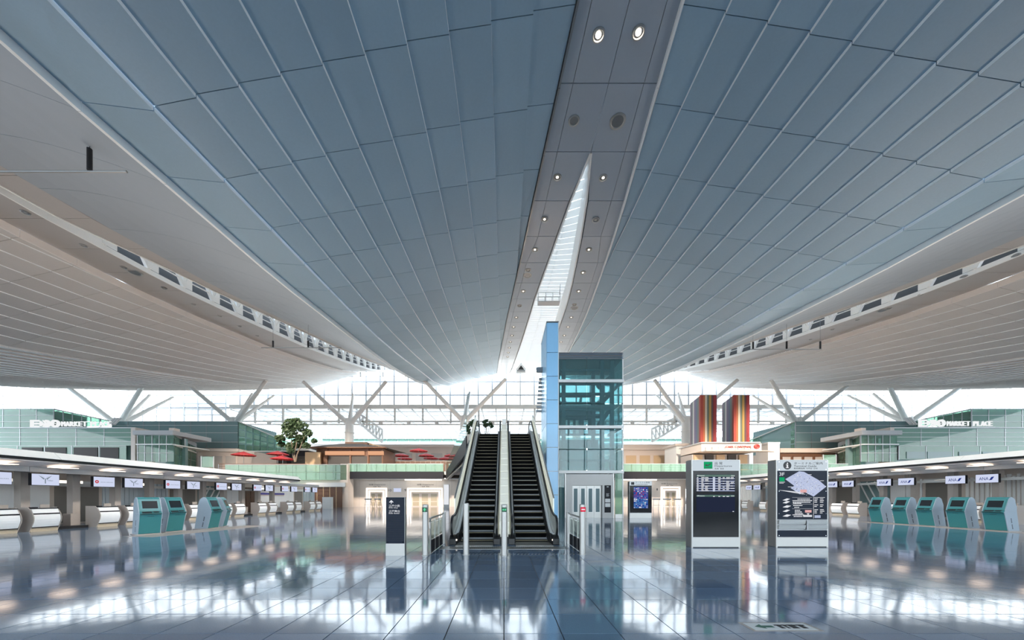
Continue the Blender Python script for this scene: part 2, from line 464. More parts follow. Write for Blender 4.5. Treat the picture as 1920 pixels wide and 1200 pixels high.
def panel_hexa(mb, X, xo, xi, d0, d1, zo, zi, th=.24, gap=.017, edge_m=0):
    """one roof panel: xo outer edge, xi inner edge (functions of depth), heights zo(d), zi(d)"""
    q = []
    for d in (d0 + gap, d1 - gap):
        q.append((d, X(xo(d)), EYE + zo(d))); q.append((d, X(xi(d)), EYE + zi(d)))
    (da, xa, za), (db, xb, zb), (dc, xc_, zc), (dd, xd, zd) = q
    b = [(xa, da, za), (xb, db, zb), (xd, dd, zd), (xc_, dc, zc)]
    t = [(x, y, z + th) for x, y, z in b]
    if X is mirror: b = b[::-1]; t = t[::-1]
    n0 = len(mb.m)
    mb.hexa(b, t)
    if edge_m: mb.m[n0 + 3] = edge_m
    return mb

def vault_half(name, X, xc, zs, xb, zb, matl, dmin, dmax, lip=.16, drop_at_edge=.0, edge_gap=.05):
    """panelled slope from the edge of a strip (centre xc) down and outwards to rail xb"""
    edge = lambda d: xc - hw(d) - edge_gap
    def Z(x, d):
        e = edge(d); t = (x - xb) / (e - xb)
        t = max(0, min(1, t))
        return zb(d) + (zs(d) - drop_at_edge - zb(d)) * (t ** .94)
    nr = int((xc - 1 - xb) / 1.83) + 1
    shell = MB()
    ds = ROWD
    for j in range(len(ds) - 1):
        d0, d1 = ds[j], ds[j + 1]
        for a, b in ((0, .34), (.34, .67), (.67, 1)):
            pts = []
            for d, t in ((d0, a), (d0, b), (d1, b), (d1, a)):
                x = xb + (edge(d) - xb) * t; pts.append((X(x), d, EYE + Z(x, d) + .3))
            shell.poly(pts if X is ident else pts[::-1])
    root = struct(shell, name, M['shell'])
    cells = []
    for j in range(len(ds) - 1):
        for i in range(nr):
            d0, d1 = ds[j], ds[j + 1]
            x0, x1 = xb + 1.83 * i, xb + 1.83 * (i + 1)
            if x0 > max(edge(d0), edge(d1)) - .1: continue
            cells.append((d0, i, j, x0, x1))
    cells.sort()
    stuff = MB(); n = 0
    for d0, i, j, x0, x1 in cells:
        d1 = d0 + ROW
        xo = lambda d: min(x0, edge(d) - .03)
        xi = lambda d: min(x1 - .0, edge(d))
        zo = lambda d: Z(xo(d), d); zi = lambda d: Z(xi(d), d) - lip
        vis = dmin <= d0 <= dmax
        mb = MB() if (vis and n < 300) else stuff
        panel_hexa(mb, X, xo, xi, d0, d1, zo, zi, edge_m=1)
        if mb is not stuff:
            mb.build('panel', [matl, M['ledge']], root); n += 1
    if stuff.v: stuff.build('far_panels', [matl, M['ledge']], root, kind='stuff')
    return root, Z, edge

for X, nm in ((ident, 'ceiling'), (mirror, 'ceiling')):
    root, Zc, _e = vault_half(nm, X, XC, Zs, -15.2, ZB, M['vault'], 10, 84)
    # flat band B-A, ledge under it, smooth rise A-S1
    S1 = lambda d: -33.5 + hw(d)
    for j in range(len(ROWD) - 1):
        d0, d1 = ROWD[j], ROWD[j + 1]
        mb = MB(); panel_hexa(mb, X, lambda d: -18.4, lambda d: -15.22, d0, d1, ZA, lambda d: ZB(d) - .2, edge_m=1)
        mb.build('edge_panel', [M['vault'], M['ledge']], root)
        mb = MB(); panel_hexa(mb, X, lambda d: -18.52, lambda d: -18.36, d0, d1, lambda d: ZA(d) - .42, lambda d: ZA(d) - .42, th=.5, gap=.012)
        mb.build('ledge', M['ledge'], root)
        mb = MB(); K = 8
        def zsm(x, d):
            t = (-18.5 - x) / (-18.5 - S1(d)); t = max(0, min(1, t))
            return ZA(d) - .34 + (Zd(d) - ZA(d) + .34) * math.sin(t * PI / 2)
        for k in range(K):
            f0 = lambda d, k=k: -18.5 + (S1(d) + 18.5) * (k + 1) / K
            f1 = lambda d, k=k: -18.5 + (S1(d) + 18.5) * k / K
            panel_hexa(mb, X, f0, f1, d0, d1, lambda d: zsm(f0(d), d), lambda d: zsm(f1(d), d), th=.12, gap=.012)
        o = mb.build('smooth_panel', M['vault_smooth'], root)

# outer vaults, beyond the side slits
def outer(X):
    root, Z, e = vault_half('ceiling', X, -33.5, Zd, -54.1, ZB2, M['vault_outer_lit'], 22, 96, lip=.07, drop_at_edge=.55)
    lips = MB()
    for j in range(len(ROWD) - 1):
        d0, d1 = ROWD[j], ROWD[j + 1]
        mb = MB(); panel_hexa(mb, X, lambda d: e(d) - .02, lambda d: e(d) + .12, d0, d1, lambda d: Zd(d) - .62, lambda d: Zd(d) - .62, th=.6, gap=.015)
        mb.build('lip', M['lip'], root)
    st = MB()
    for j in range(len(ROWD) - 1):
        d0, d1 = ROWD[j], ROWD[j + 1]
        for k in range(24):
            xa, xb_ = -54.1 - 1.9 * (k + 1), -54.1 - 1.9 * k
            f = lambda x, d: ZB2(d) - .035 * min(-54.1 - x, 20) + .0
            panel_hexa(st, X, lambda d: xa, lambda d: xb_, d0, d1, lambda d: f(xa, d), lambda d: f(xb_, d) - .17, th=.3)
    st.build('outer_panels', M['vault_outer_lit'], root, kind='stuff')
outer(ident); outer(mirror)

# central strip with its lens-shaped rooflight
slit = tab([(0, 0), (21.6, 0), (26.4, .75), (38.7, 1.85), (70, 3.2), (100, 4.1)])
strip = None
sd = [21.67 + 3.6 * k for k in range(-4, 22)]
base = MB()
for j in range(len(sd) - 1):
    d0, d1 = sd[j], sd[j + 1]
    for sgn in (-1, 1):
        f = lambda d, t: XC + sgn * (slit(d) + (hw(d) - slit(d)) * t)
        pts = [(f(d0, 0), d0, EYE + Zs(d0) + .25), (f(d0, 1.02), d0, EYE + Zs(d0) + .25), (f(d1, 1.02), d1, EYE + Zs(d1) + .25), (f(d1, 0), d1, EYE + Zs(d1) + .25)]
        base.poly(pts if sgn > 0 else pts[::-1])
strip = struct(base, 'ceiling', M['shell'])
for j in range(len(sd) - 1):
    d0, d1 = sd[j], sd[j + 1]
    for sgn in (-1, 1):
        main = lambda d: XC + sgn * (slit(d) + (.14 if slit(d) > .1 else .012))
        mid = lambda d: XC + sgn * (hw(d) * .70 if d < 30 else hw(d) - .7 - .0)
        out = lambda d: XC + sgn * (hw(d) - .03)
        mid2 = lambda d: XC + sgn * (abs(mid(d) - XC) if abs(mid(d) - XC) > slit(d) + .25 else slit(d) + .25)
        for a, b in ((mid2, main), (out, lambda d: mid2(d) + sgn * .025)):
            mb = MB(); panel_hexa(mb, ident if sgn < 0 else (lambda x: x), a, b, d0, d1, Zs, Zs, th=.12, gap=.02)
            mb.build('soffit_panel', M['strip'], strip)
        # upright edge of the strip
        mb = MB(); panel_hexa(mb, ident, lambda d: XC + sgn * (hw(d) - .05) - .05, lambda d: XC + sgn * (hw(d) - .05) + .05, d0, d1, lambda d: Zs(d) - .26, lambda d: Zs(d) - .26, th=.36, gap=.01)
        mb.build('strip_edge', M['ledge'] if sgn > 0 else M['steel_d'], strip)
def channel(X, xin, xout, z, d_from, name_w, truss=False, h=3.2, parent=None):
    """white walls of a rooflight slit and the light-letting sheets over it"""
    ds = [d_from + 3.6 * k for k in range(30) if d_from + 3.6 * k < 98]
    for fx, side in ((xin, 'inner'), (xout, 'outer')):
        for j in range(len(ds) - 1):
            d0, d1 = ds[j], ds[j + 1]
            mb = MB()
            tr_ = truss and d0 > 27
            hh = (.42 if (tr_ and side == 'outer') else h)
            panel_hexa(mb, X, lambda d: fx(d) - .06, lambda d: fx(d) + .06, d0, d1, lambda d: z(d) - .06, lambda d: z(d) - .06, th=hh, gap=.006)
            mb.build('slit_wall', M['white'], parent)
            if tr_ and side == 'outer':
                w = MB()
                A0, A1 = Vector((X(fx(d0)), d0, EYE + z(d0))), Vector((X(fx(d1)), d1, EYE + z(d1)))
                H1, H2 = .42, h
                up = Vector((0, 0, 1))
                w.bar(A0 + up * H1, A0 + up * H2, .3, .3); 
                w.bar(A0 + up * (H2 - .1), A1 + up * (H2 - .1), .25, .3)
                mid_ = (A0 + A1) / 2
                w.bar(A0 + up * H1, mid_ + up * H2, .28, .28); w.bar(mid_ + up * H2, A1 + up * H1, .28, .28)
                w.bar(A0 + up * (H1 + .75), A1 + up * (H1 + .75), .1, .1); w.bar(A0 + up * (H1 + 1.4), A1 + up * (H1 + 1.4), .1, .1)
                pl = A0.lerp(A1, .28)
                w.hexa([A0 + up * H1, pl + up * H1, pl + up * H1 + Vector((.04, 0, 0)), A0 + up * H1 + Vector((.04, 0, 0))],
                       [A0 + up * H2, pl + up * H2, pl + up * H2 + Vector((.04, 0, 0)), A0 + up * H2 + Vector((.04, 0, 0))])
                w.build('slit_truss', M['truss'], parent)
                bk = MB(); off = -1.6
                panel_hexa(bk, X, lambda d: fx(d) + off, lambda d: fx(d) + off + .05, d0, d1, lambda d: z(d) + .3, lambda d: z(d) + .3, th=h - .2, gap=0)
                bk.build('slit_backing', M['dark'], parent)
    for j in range(len(ds) - 1):
        d0, d1 = ds[j], ds[j + 1]
        K = 4
        for k in range(K):
            e0, e1 = d0 + (d1 - d0) * k / K, d0 + (d1 - d0) * (k + 1) / K
            for sg in ((0, .5), (.5, 1)):
                xa = lambda d: xin(d) + (xout(d) - xin(d)) * sg[0]; xb = lambda d: xin(d) + (xout(d) - xin(d)) * sg[1]
                s = .9 * min(1, abs(xin(e0) - xout(e0)) / 2)
                oa, ob = (0, -s) if sg[0] == 0 else (-s, 0)
                pts = []
                for d, fx, o in ((e0 + .05, xa, oa), (e0 + .05, xb, ob), (e1, xb, ob), (e1, xa, oa)):
                    pts.append((X(fx(d)), d - o, EYE + z(d) + h - .1 + (.5 * min(1, abs(xin(d) - xout(d)) / 3) if fx is (xb if sg[0] == 0 else xa) else 0)))
                mb = MB(); mb.hexa(pts, [(x, y, zz + .04) for x, y, zz in pts])
                mb.build('rooflight_sheet', M['skylight'], parent)
channel(ident, lambda d: XC - slit(d), lambda d: XC + slit(d), Zs, 21.7, 'centre', parent=strip, h=2.6)

# side strips with rooflight slits and white trusses
side_in = tab([(0, .5), (20, .6), (26, 1.1), (31, 2.4), (37, 3.3), (45, 4.3), (60, 5.2), (100, 6)])
def side_strip(X):
    ds = [14.5 + 3.6 * k for k in range(24)]
    b = MB()
    xo_ = lambda d: -33.5 - hw(d); xs_out = lambda d: -33.4; xs_in = lambda d: min(-33.4 + side_in(d), -33.5 + hw(d) - .5); xi_ = lambda d: -33.5 + hw(d)
    for j in range(len(ds) - 1):
        d0, d1 = ds[j], ds[j + 1]
        for u, v in ((xo_, xs_out), (xs_in, xi_)):
            pts = [(X(u(d0)), d0, EYE + Zd(d0) + .3), (X(v(d0)), d0, EYE + Zd(d0) + .3), (X(v(d1)), d1, EYE + Zd(d1) + .3), (X(u(d1)), d1, EYE + Zd(d1) + .3)]
            b.poly(pts)
    root = struct(b, 'ceiling', M['shell'])
    for j in range(len(ds) - 1):
        d0, d1 = ds[j], ds[j + 1]
        for u, v in ((xo_, lambda d: -33.55), (lambda d: xs_in(d) + .1, xi_)):
            mb = MB(); panel_hexa(mb, X, u, v, d0, d1, Zd, Zd, th=.15, gap=.015)
            mb.build('soffit_panel', M['lipsoffit'], root)
    channel(X, xs_in, xs_out, Zd, 14.5, 'side', truss=True, h=3.6, parent=root)
M['lipsoffit'] = principled('side_soffit', (.38, .36, .345), .5, noise=.03, nscale=5)
side_strip(ident); side_strip(mirror)

# the hall goes on behind the camera: plain roof, side walls and a glazed front
bk = MB()
BK = -34.0
rails = [(-100, 13.6), (-57.3, 14.6), (-54.1, 14.4), (-35.8, 19.4), (-31.2, 19.7), (-18.4, 16.6), (-15.2, 16.3), (XC - 2, 21.5), (XC + 2, 21.5)]
rails = rails + [(2 * XC - x, z) for x, z in rails[:-2][::-1]]
for (xa, za), (xb, zb) in zip(rails, rails[1:]):
    for k in range(4):
        d0, d1 = BK + (7.6 - BK) * k / 4, BK + (7.6 - BK) * (k + 1) / 4
        bk.hexa([(xa, d0, EYE + za), (xb, d0, EYE + zb), (xb, d1 - .03, EYE + zb), (xa, d1 - .03, EYE + za)], [(xa, d0, EYE + za + .4), (xb, d0, EYE + zb + .4), (xb, d1 - .03, EYE + zb + .4), (xa, d1 - .03, EYE + za + .4)])
struct(bk, 'ceiling', M['vault'])
fr = struct(MB().box(-92, 100, BK - .4, BK, -.1, 3.2), 'wall_front', M['offwhite'])
MB().box(-92, 100, BK - .4, BK, 19.5, 24).build('upper_wall', M['offwhite'], fr)
for k in range(49):
    x = -92 + 4 * k
    MB().box(x - .12, x + .12, BK - .3, BK + .1, 3.2, 19.5).build('mullion', M['frame'], fr)
gp_ = MB()
for k in range(48): gp_.box(-92 + 4 * k + .12, -88 + 4 * k - .12, BK - .1, BK - .06, 3.2, 19.5)
gp_.build('front_panes', M['g_win'], fr, kind='stuff')
# ------------------------------------------------------------------ far window wall and the lower hall behind it
WD = 102.0
wroot = struct(MB().box(PXX(-40, WD), PXX(1960, WD), WD - .12, WD + .12, PZ(763, WD) - .5, PZ(763, WD)), 'window_1', M['frame'])
def top_z(x):
    return 41.5
xs0 = PXX(-30, WD); dx = 26.25 * WD / FPX
n_m = int((PXX(1950, WD) - xs0) / dx)
vx = [PXX(660.5, WD) + dx * k for k in range(-27, 52)]
edge_l, edge_r = PXX(425, WD), PXX(1490, WD)
for x in vx:
    side = x < edge_l or x > edge_r
    zb = PZ(868, WD) if side else PZ(763, WD)
    MB().box(x - .19, x + .19, WD - .22, WD + .1, zb, 41.5).build('mullion', M['frame_w'] if side else M['frame'], wroot)
for py, a, b in ((741, PXX(-30, WD), PXX(1950, WD)), (716, PXX(-30, WD), PXX(1950, WD)), (692, PXX(-30, WD), PXX(1950, WD)), (757, PXX(-30, WD), edge_l), (768, PXX(-30, WD), edge_l), (778, PXX(-30, WD), edge_l),
                 (758, edge_r, PXX(1950, WD)), (768, edge_r, PXX(1950, WD)), (778, edge_r, PXX(1950, WD))):
    z = PZ(py, WD)
    MB().box(a, b, WD - .18, WD + .05, z - .17, z + .17).build('transom', M['frame_w'] if b <= edge_l or a >= edge_r else M['frame'], wroot)
# panes between the mullions: the bright band above the hall beam, one by one
zrows = [PZ(763, WD), PZ(741, WD), PZ(716, WD), PZ(692, WD)]
for k in range(len(vx) - 1):
    xa, xb = vx[k], vx[k + 1]
    for r in range(2):
        MB().box(xa + .14, xb - .14, WD - .02, WD + .02, zrows[r] + .13, zrows[r + 1] - .13).build('pane', M['g_hall'], wroot)
mb = MB()
for k in range(len(vx) - 1):
    xa, xb = vx[k], vx[k + 1]
    mb.box(xa + .14, xb - .14, WD - .02, WD + .02, zrows[2] + .13, 41)
    if xb < edge_l + .3 or xa > edge_r - .3:
        mb.box(xa + .14, xb - .14, WD - .02, WD + .02, PZ(868, WD), zrows[0] - .13)
mb.build('upper_panes', M['g_hall'], wroot, kind='stuff')

# hall beam, posts and lower beams in front of the lower glazed roof
BD = 99.0
bx0, bx1 = PXX(432, BD), PXX(1486, BD)
hb = struct(MB().box(bx0, bx1, BD - .5, BD + .5, PZ(766, BD), PZ(759.5, BD)), 'trim_1', M['beam'])
MB().box(bx0, bx1, BD - .3, BD + .3, PZ(791.5, BD), PZ(789, BD)).build('lower_beam', M['beam'], hb)
MB().box(bx0, bx1, BD - .2, BD + .2, PZ(797, BD), PZ(795, BD)).build('lower_beam', M['beam'], hb)
for k in range(21):
    px = 478.5 + 52.4 * k
    if px > 1486: break
    x = PXX(px, BD)
    MB().box(x - .22, x + .22, BD - .25, BD + .25, PZ(794 if k % 1 == 0 else 790, BD), PZ(766, BD)).build('post', M['beam'], hb)
    x2 = PXX(px + 26, BD)
    MB().box(x2 - .5, x2 + .5, BD - .25, BD + .25, PZ(796, BD), PZ(790.5, BD)).build('junction_box', M['beam'], hb)

# glazed roof of the lower hall: rafters run away from the camera, purlins across
GZ = PZ(766, BD); GD1 = 150.0
rf = struct(MB().box(bx0, bx1, GD1 - .4, GD1, GZ - 1, GZ + .2), 'ceiling', M['frame_w'])
x = bx0
k = 0
while x < bx1:
    MB().box(x - .13, x + .13, BD, GD1, GZ - .45, GZ - .05).build('rafter', M['truss'], rf)
    x += 26.2 * BD / FPX; k += 1
for d in np.arange(BD + 3, GD1, 5.2):
    MB().box(bx0, bx1, d - .12, d + .12, GZ - .3, GZ).build('purlin', M['truss'], rf)
gl = MB()
for d in np.arange(BD + .5, GD1 - 4, 5.2):
    gl.box(bx0, bx1, d, d + 5.1, GZ + .02, GZ + .05)
gl.build('roof_glazing', M['skylight_b'], rf)
# end wall of the lower hall: glass above, green-grey band, white below
ED = 149.0
ew = struct(MB().box(bx0 - 30, bx1 + 30, ED, ED + .6, 5, PZ(833, ED)), 'wall_back', M['beige_l'])
for k in range(46):
    xa = bx0 - 30 + k * (bx1 - bx0 + 60) / 46
    MB().box(xa + .1, xa + (bx1 - bx0 + 60) / 46 - .1, ED - .1, ED + .1, PZ(829, ED), PZ(820, ED)).build('green_panel', M['g_green'], ew)
MB().box(bx0 - 30, bx1 + 30, ED - .6, ED + .5, PZ(833.5, ED), PZ(830.5, ED)).build('cornice', M['white'], ew)
for k in range(30):
    x = bx0 + k * 8.0
    MB().box(x - .15, x + .15, ED - .3, ED, PZ(820, ED), GZ).build('mullion', M['frame_w'], ew)

# brackets: white lattice trusses running back from the tree columns
def lattice(px0, py0, px1, py1, h0, h1, d0, d1):
    mb = MB()
    a, b = P(px0, py0, d0), P(px1, py1, d1)
    a2, b2 = P(px0, py0 + h0, d0), P(px1, py1 + h1, d1)
    mb.bar(a, b, .5, .5); mb.bar(a2, b2, .5, .5)
    N = 8
    for k in range(N + 1):
        t = k / N; mb.bar(a.lerp(b, t), a2.lerp(b2, t), .35, .35)
        if k < N: mb.bar(a2.lerp(b2, t), a.lerp(b, t + 1 / N), .3, .3)
    return mb
for i, (q, lab) in enumerate(((((668, 772), (717, 806)), 'white lattice truss bracket sloping beside the tiled-roof house column'), (((1284, 775), (1222, 805)), 'white lattice truss bracket sloping beside the striped banners'))):
    (xa, ya), (xb, yb) = q
    o = lattice(xa, ya, xb, yb, 16, 24, 97.5, 103).build('truss_bracket', M['truss'])
    tag(o, lab, 'truss')

# ------------------------------------------------------------------ tree columns
TD = 78.0
def tree_column(px, fork, label, backs):
    x = PXX(px, TD); fz = PZ(fork, TD)
    t = thing('tree_column', label, 'column', (x, TD, 5.55), 0, 'branching columns under the roof')
    mb = MB().lathe([(.98, 0), (.92, fz - 5.55 - 3.0), (.86, fz - 5.55)], 20)
    mb.build('trunk', M['column'], t, smooth=True)
    for dx, dy, r in ((-7.6, -3, .40), (7.6 + .8, -3, .40), (backs, 9.5, .30), (-backs * .25 - .3, 11, .26)):
        p0 = Vector((0, 0, fz - 5.55 - 1.4)); p1 = Vector((dx * 1.12, dy * 1.12, fz - 5.55 + 6.2 * 1.12 + (1.6 if dy > 0 else .3)))
        MB().tube(p0, p1, .54, r * .9, 14).build('branch', M['column'], t, smooth=True)
    MB().lathe([(.99, -.12), (1.05, 0), (.99, .12)], 20, (0, 0, fz - 5.55 - 3.2)).build('collar', M['column'], t, smooth=True)
cols = [(222, 786, 'off-white branching column rising behind the lit market sign in front of the left window wall'),
        (440, 783, 'off-white branching column standing behind the grey-green glass box left of the planted tree'),
        (655, 785, 'off-white branching column rising behind the tiled-roof house'),
        (870, 780, 'off-white branching column directly behind the escalator top and plant'),
        (1081, 782, 'off-white branching column hidden behind the glass lift shaft'),
        (1286, 782, 'off-white branching column behind the first striped banner box'),
        (1495, 783, 'off-white branching column behind the grey-green glass box right of the banners'),
        (1702, 783, 'off-white branching column beside the market sign on the right glass block')]
for k, (px, f, l) in enumerate(cols):
    tree_column(px, f, l, -3.4 if px < 760 else (0.2 if px < 900 else 3.2))

# ------------------------------------------------------------------ gallery floor (upper storey) with fascia and glass parapets
Z4 = 5.55
gal = struct(MB().box(-62, 65, 54.0, 148, Z4 - .5, Z4), 'floor', M['beige_l'])
fz0, fz1 = PZ(898, 54), PZ(884.5, 54)
def fascia(px0, px1):
    MB().box(PXX(px0, 54), PXX(px1, 54), 53.6, 54.05, fz0, fz1).build('fascia', M['fascia'], gal)
    n = int((px1 - px0) / 25.2) + 1
    w = (PXX(px1, 54) - PXX(px0, 54)) / n
    for k in range(n):
        xa = PXX(px0, 54) + w * k
        MB().box(xa + .015, xa + w - .015, 53.62, 53.66, fz1 - .05, PZ(870.5, 54)).build('parapet_pane', M['g_rail'], gal)
        MB().box(xa - .025, xa + .025, 53.7, 53.76, fz1, PZ(870, 54) + .02).build('parapet_post', M['steel_d'], gal)
    MB().box(PXX(px0, 54), PXX(px1, 54), 53.68, 53.74, PZ(870.5, 54), PZ(870, 54) + .05).build('handrail', M['steel'], gal)
fascia(654, 832); fascia(1166, 1386)
# tall green glass screens either side of the fascia, hiding the back of the check-in islands
def green_screen(px0, px1, d, py0, py1, step, rows, mat_='g_green'):
    n = max(1, round((px1 - px0) / step)); w = (PXX(px1, d) - PXX(px0, d)) / n
    z0, z1 = PZ(py1, d), PZ(py0, d)
    for k in range(n):
        xa = PXX(px0, d) + w * k
        for r in range(rows):
            za = z0 + (z1 - z0) * r / rows; zb = z0 + (z1 - z0) * (r + 1) / rows
            MB().box(xa + .02, xa + w - .02, d, d + .04, za + .02, zb - .02).build('parapet_pane', M[mat_], gal)
        MB().box(xa - .04, xa + .04, d + .05, d + .12, z0, z1).build('parapet_post', M['steel_d'], gal)
    MB().box(PXX(px0, d), PXX(px1, d), d - .03, d + .05, z1, z1 + .07).build('handrail', M['steel'], gal)
green_screen(422, 650, 53, 871.5, 900, 25, 2)
green_screen(1388, 1590, 53, 870, 902, 33, 3)
struct(MB().box(PXX(300, 53.5), PXX(652, 53.5), 53.5, 53.9, PZ(946, 53.5), PZ(900, 53.5)), 'wall_back', M['beige_l'])
struct(MB().box(PXX(1388, 53.5), PXX(1600, 53.5), 53.5, 53.9, PZ(950, 53.5), PZ(902, 53.5)), 'wall_back', M['beige'])
struct(MB().box(PXX(640, 53.3), PXX(654, 53.3), 53.0, 55, 0, PZ(870, 53.3)), 'trim_2', M['beige_l'])
# bridge from the gallery to the escalator head
br = struct(MB().prism([(PXX(836, 54), 54.2), (-2.3, 22.0), (2.3, 22.0), (2.5, 31.0), (PXX(1166, 54), 54.2)], 'z', Z4 - .55, Z4), 'floor', M['beige_l'])
A, B = Vector((PXX(836, 54), 54.0, 0)), Vector((-2.45, 22.4, 0))
def along(a, b, z0, z1, th, nm, m, par, n=1, gap=0.0):
    d = (b - a); L = d.length; u = d / L; nrm = Vector((-u.y, u.x, 0)) * th
    for k in range(n):
        p = a + u * (L * k / n + gap); q = a + u * (L * (k + 1) / n - gap)
        MB().hexa([p + Vector((0, 0, z0)), q + Vector((0, 0, z0)), q + nrm + Vector((0, 0, z0)), p + nrm + Vector((0, 0, z0))],
                  [p + Vector((0, 0, z1)), q + Vector((0, 0, z1)), q + nrm + Vector((0, 0, z1)), p + nrm + Vector((0, 0, z1))]).build(nm, m, par)
along(A, B, fz0, fz1, .12, 'fascia', M['fascia'], br, 1)
along(A + Vector((.1, -.2, 0)), A.lerp(B, .12) + Vector((.1, -.2, 0)), fz0 + .15, fz1 - .2, .05, 'lit_sign', M['mon'], br)
along(A, B, fz1 + .02, PZ(870.5, 54), .03, 'parapet_pane', M['g_rail'], br, 12, .02)
# brown slatted cladding hanging under the bridge edge
A2, B2 = Vector((PXX(838, 54), 53.4, 0)), Vector((-2.5, 24.5, 0))
along(A2, B2, 4.2, 4.7, .3, 'slat_cladding', M['taupe'], br, 16, .05)
A3, B3 = Vector((PXX(1168, 54), 54.0, 0)), Vector((2.5, 31.0, 0))
along(B3, A3, fz0, fz1, .12, 'fascia', M['fascia'], br, 1)
along(B3, A3, fz1 + .02, PZ(870.5, 54), .03, 'parapet_pane', M['g_rail'], br, 12, .02)

# ------------------------------------------------------------------ departures wall under the gallery
DW = 56.3
wb = struct(MB().box(-26.5, 29.5, DW, DW + .5, 0, Z4 - .5), 'wall_back', M['beige_l'])
for k in range(22):
    x = -26 + k * 2.5
    MB().box(x - .015, x + .015, DW - .012, DW + .02, 0, fz0).build('wall_joint', M['taupe'], wb)
struct(MB().box(-26.5, 29.5, 53.9, DW, fz0 + .02, fz0 + .12), 'ceiling', M['white'])
for (a, b) in ((760, 828), (1166, 1230)):
    cl = MB().box(PXX(a, 55.5), PXX(b, 55.5), 55.2, 55.6, fz0 - .16, fz0 - .04).build('ceiling_light', M['tube'])
    tag(cl, 'long warm ceiling light over the departures gate ' + ('left of the escalator' if a < 900 else 'behind the screen board'), 'lamp')
def gate(n, px0, px1, py0, leaves, lab):
    z1 = PZ(py0, DW); x0, x1 = PXX(px0, DW), PXX(px1, DW)
    t = struct(MB().box(x0 + .5, x1 - .5, DW - .04, DW + .02, 0, z1 - .35), 'door_%d' % n, M['beige'])
    f = .20
    for o0 in (0, .42):
        fr = MB().box(x0 + o0, x0 + o0 + f, DW - .16, DW, 0, z1 - o0).box(x1 - o0 - f, x1 - o0, DW - .16, DW, 0, z1 - o0).box(x0 + o0, x1 - o0, DW - .16, DW, z1 - o0 - f, z1 - o0)
        fr.build('lit_frame', M['doorglow'], t)
    xi0, xi1 = x0 + .68, x1 - .68; w = (xi1 - xi0) / leaves
    for k in range(leaves):
        lf = MB().box(xi0 + k * w + .03, xi0 + (k + 1) * w - .03, DW - .1, DW - .05, 0, z1 - .75).build('door_leaf', M['beige'], t)
        MB().box(xi0 + k * w + .22, xi0 + (k + 1) * w - .22, DW - .12, DW - .1, .9, z1 - .95).build('pane', M['wood_g'], lf)
        MB().box(xi0 + k * w + .22, xi0 + (k + 1) * w - .22, DW - .12, DW - .1, .15, .78).build('pane', M['wood_g'], lf)
    return t
M['wood_g'] = principled('bronze_glass', (.36, .30, .21), .2)
gate(1, 687, 725.5, 915, 2, '10'); gate(2, 764, 830, 915, 3, '9'); gate(3, 1239, 1275, 912.5, 2, '1')
gate(4, 1302, 1372, 912.5, 3, '2')
lt = MB()
text(lt, '出発 Departures', PXX(692, DW), PXX(723, DW), DW - .03, PZ(910.5, DW), PZ(907.3, DW))
text(lt, '出发  출발', PXX(700, DW), PXX(714, DW), DW - .03, PZ(913.6, DW), PZ(911.3, DW))
text(lt, '出発 Departures', PXX(782, DW), PXX(813, DW), DW - .03, PZ(910.3, DW), PZ(907.0, DW))
text(lt, '出发  출발', PXX(791, DW), PXX(805, DW), DW - .03, PZ(913.4, DW), PZ(911.1, DW))
text(lt, '10', PXX(728, DW), PXX(734, DW), DW - .03, PZ(921.5, DW), PZ(917.3, DW))
text(lt, '9', PXX(758.5, DW), PXX(762, DW), DW - .03, PZ(921.5, DW), PZ(917, DW))
text(lt, '1', PXX(1231, DW), PXX(1233, DW), DW - .03, PZ(919.6, DW), PZ(915.6, DW))
text(lt, '出発 Departures', PXX(1240, DW), PXX(1270, DW), DW - .03, PZ(908.6, DW), PZ(905.6, DW))
text(lt, '出发  출발', PXX(1249, DW), PXX(1262, DW), DW - .03, PZ(911.2, DW), PZ(909.2, DW))
lt.build('wall_lettering', M['ink'], wb)
mb = MB().box(PXX(738.5, DW), PXX(752, DW), DW - .1, DW, PZ(922.3, DW), PZ(915.5, DW))
o = tag(mb.build('wall_screen', M['mon']), 'small white lit screen on the wall between gates 10 and 9', 'screen')
MB().box(PXX(738, DW), PXX(752.5, DW), DW - .08, DW + .01, PZ(922.8, DW), PZ(915, DW)).build('bezel', M['grey_l'], o)
t = thing('light_box', 'tall white lit panel beside the double gate left of the escalator', 'sign', (PXX(837, 50), 50, 0))
w = PXX(841.5, 50) - PXX(832.5, 50)
MB().box(-w / 2, w / 2, -.12, .12, PZ(946, 50), PZ(909, 50)).build('lit_panel', M['ink_w'], t)
MB().box(-w / 2 - .06, w / 2 + .06, -.1, .16, 0, PZ(908, 50)).build('case', M['grey_l'], t)
# wood-slatted wall and small white cabinet at the end of the left island
ws = struct(MB().box(PXX(580, 52.5), PXX(640, 52.5), 52.5, 52.8, 0, PZ(913, 52.5)), 'wall_left', M['wood'])
for k in range(5):
    x = PXX(582 + k * 12, 52.5)
    MB().box(x, x + .12, 52.42, 52.5, 0, PZ(913, 52.5)).build('slat', M['wood_l'], ws)
    for q in range(4): MB().box(x + .12, x + .9, 52.44, 52.5, .6 + q * .62, 1.1 + q * .62).build('wood_panel', M['wood'], ws)
MB().box(PXX(575, 52.4), PXX(648, 52.4), 52.2, 52.5, PZ(913, 52.4), PZ(905, 52.4)).build('lintel', M['grey_l'], ws)
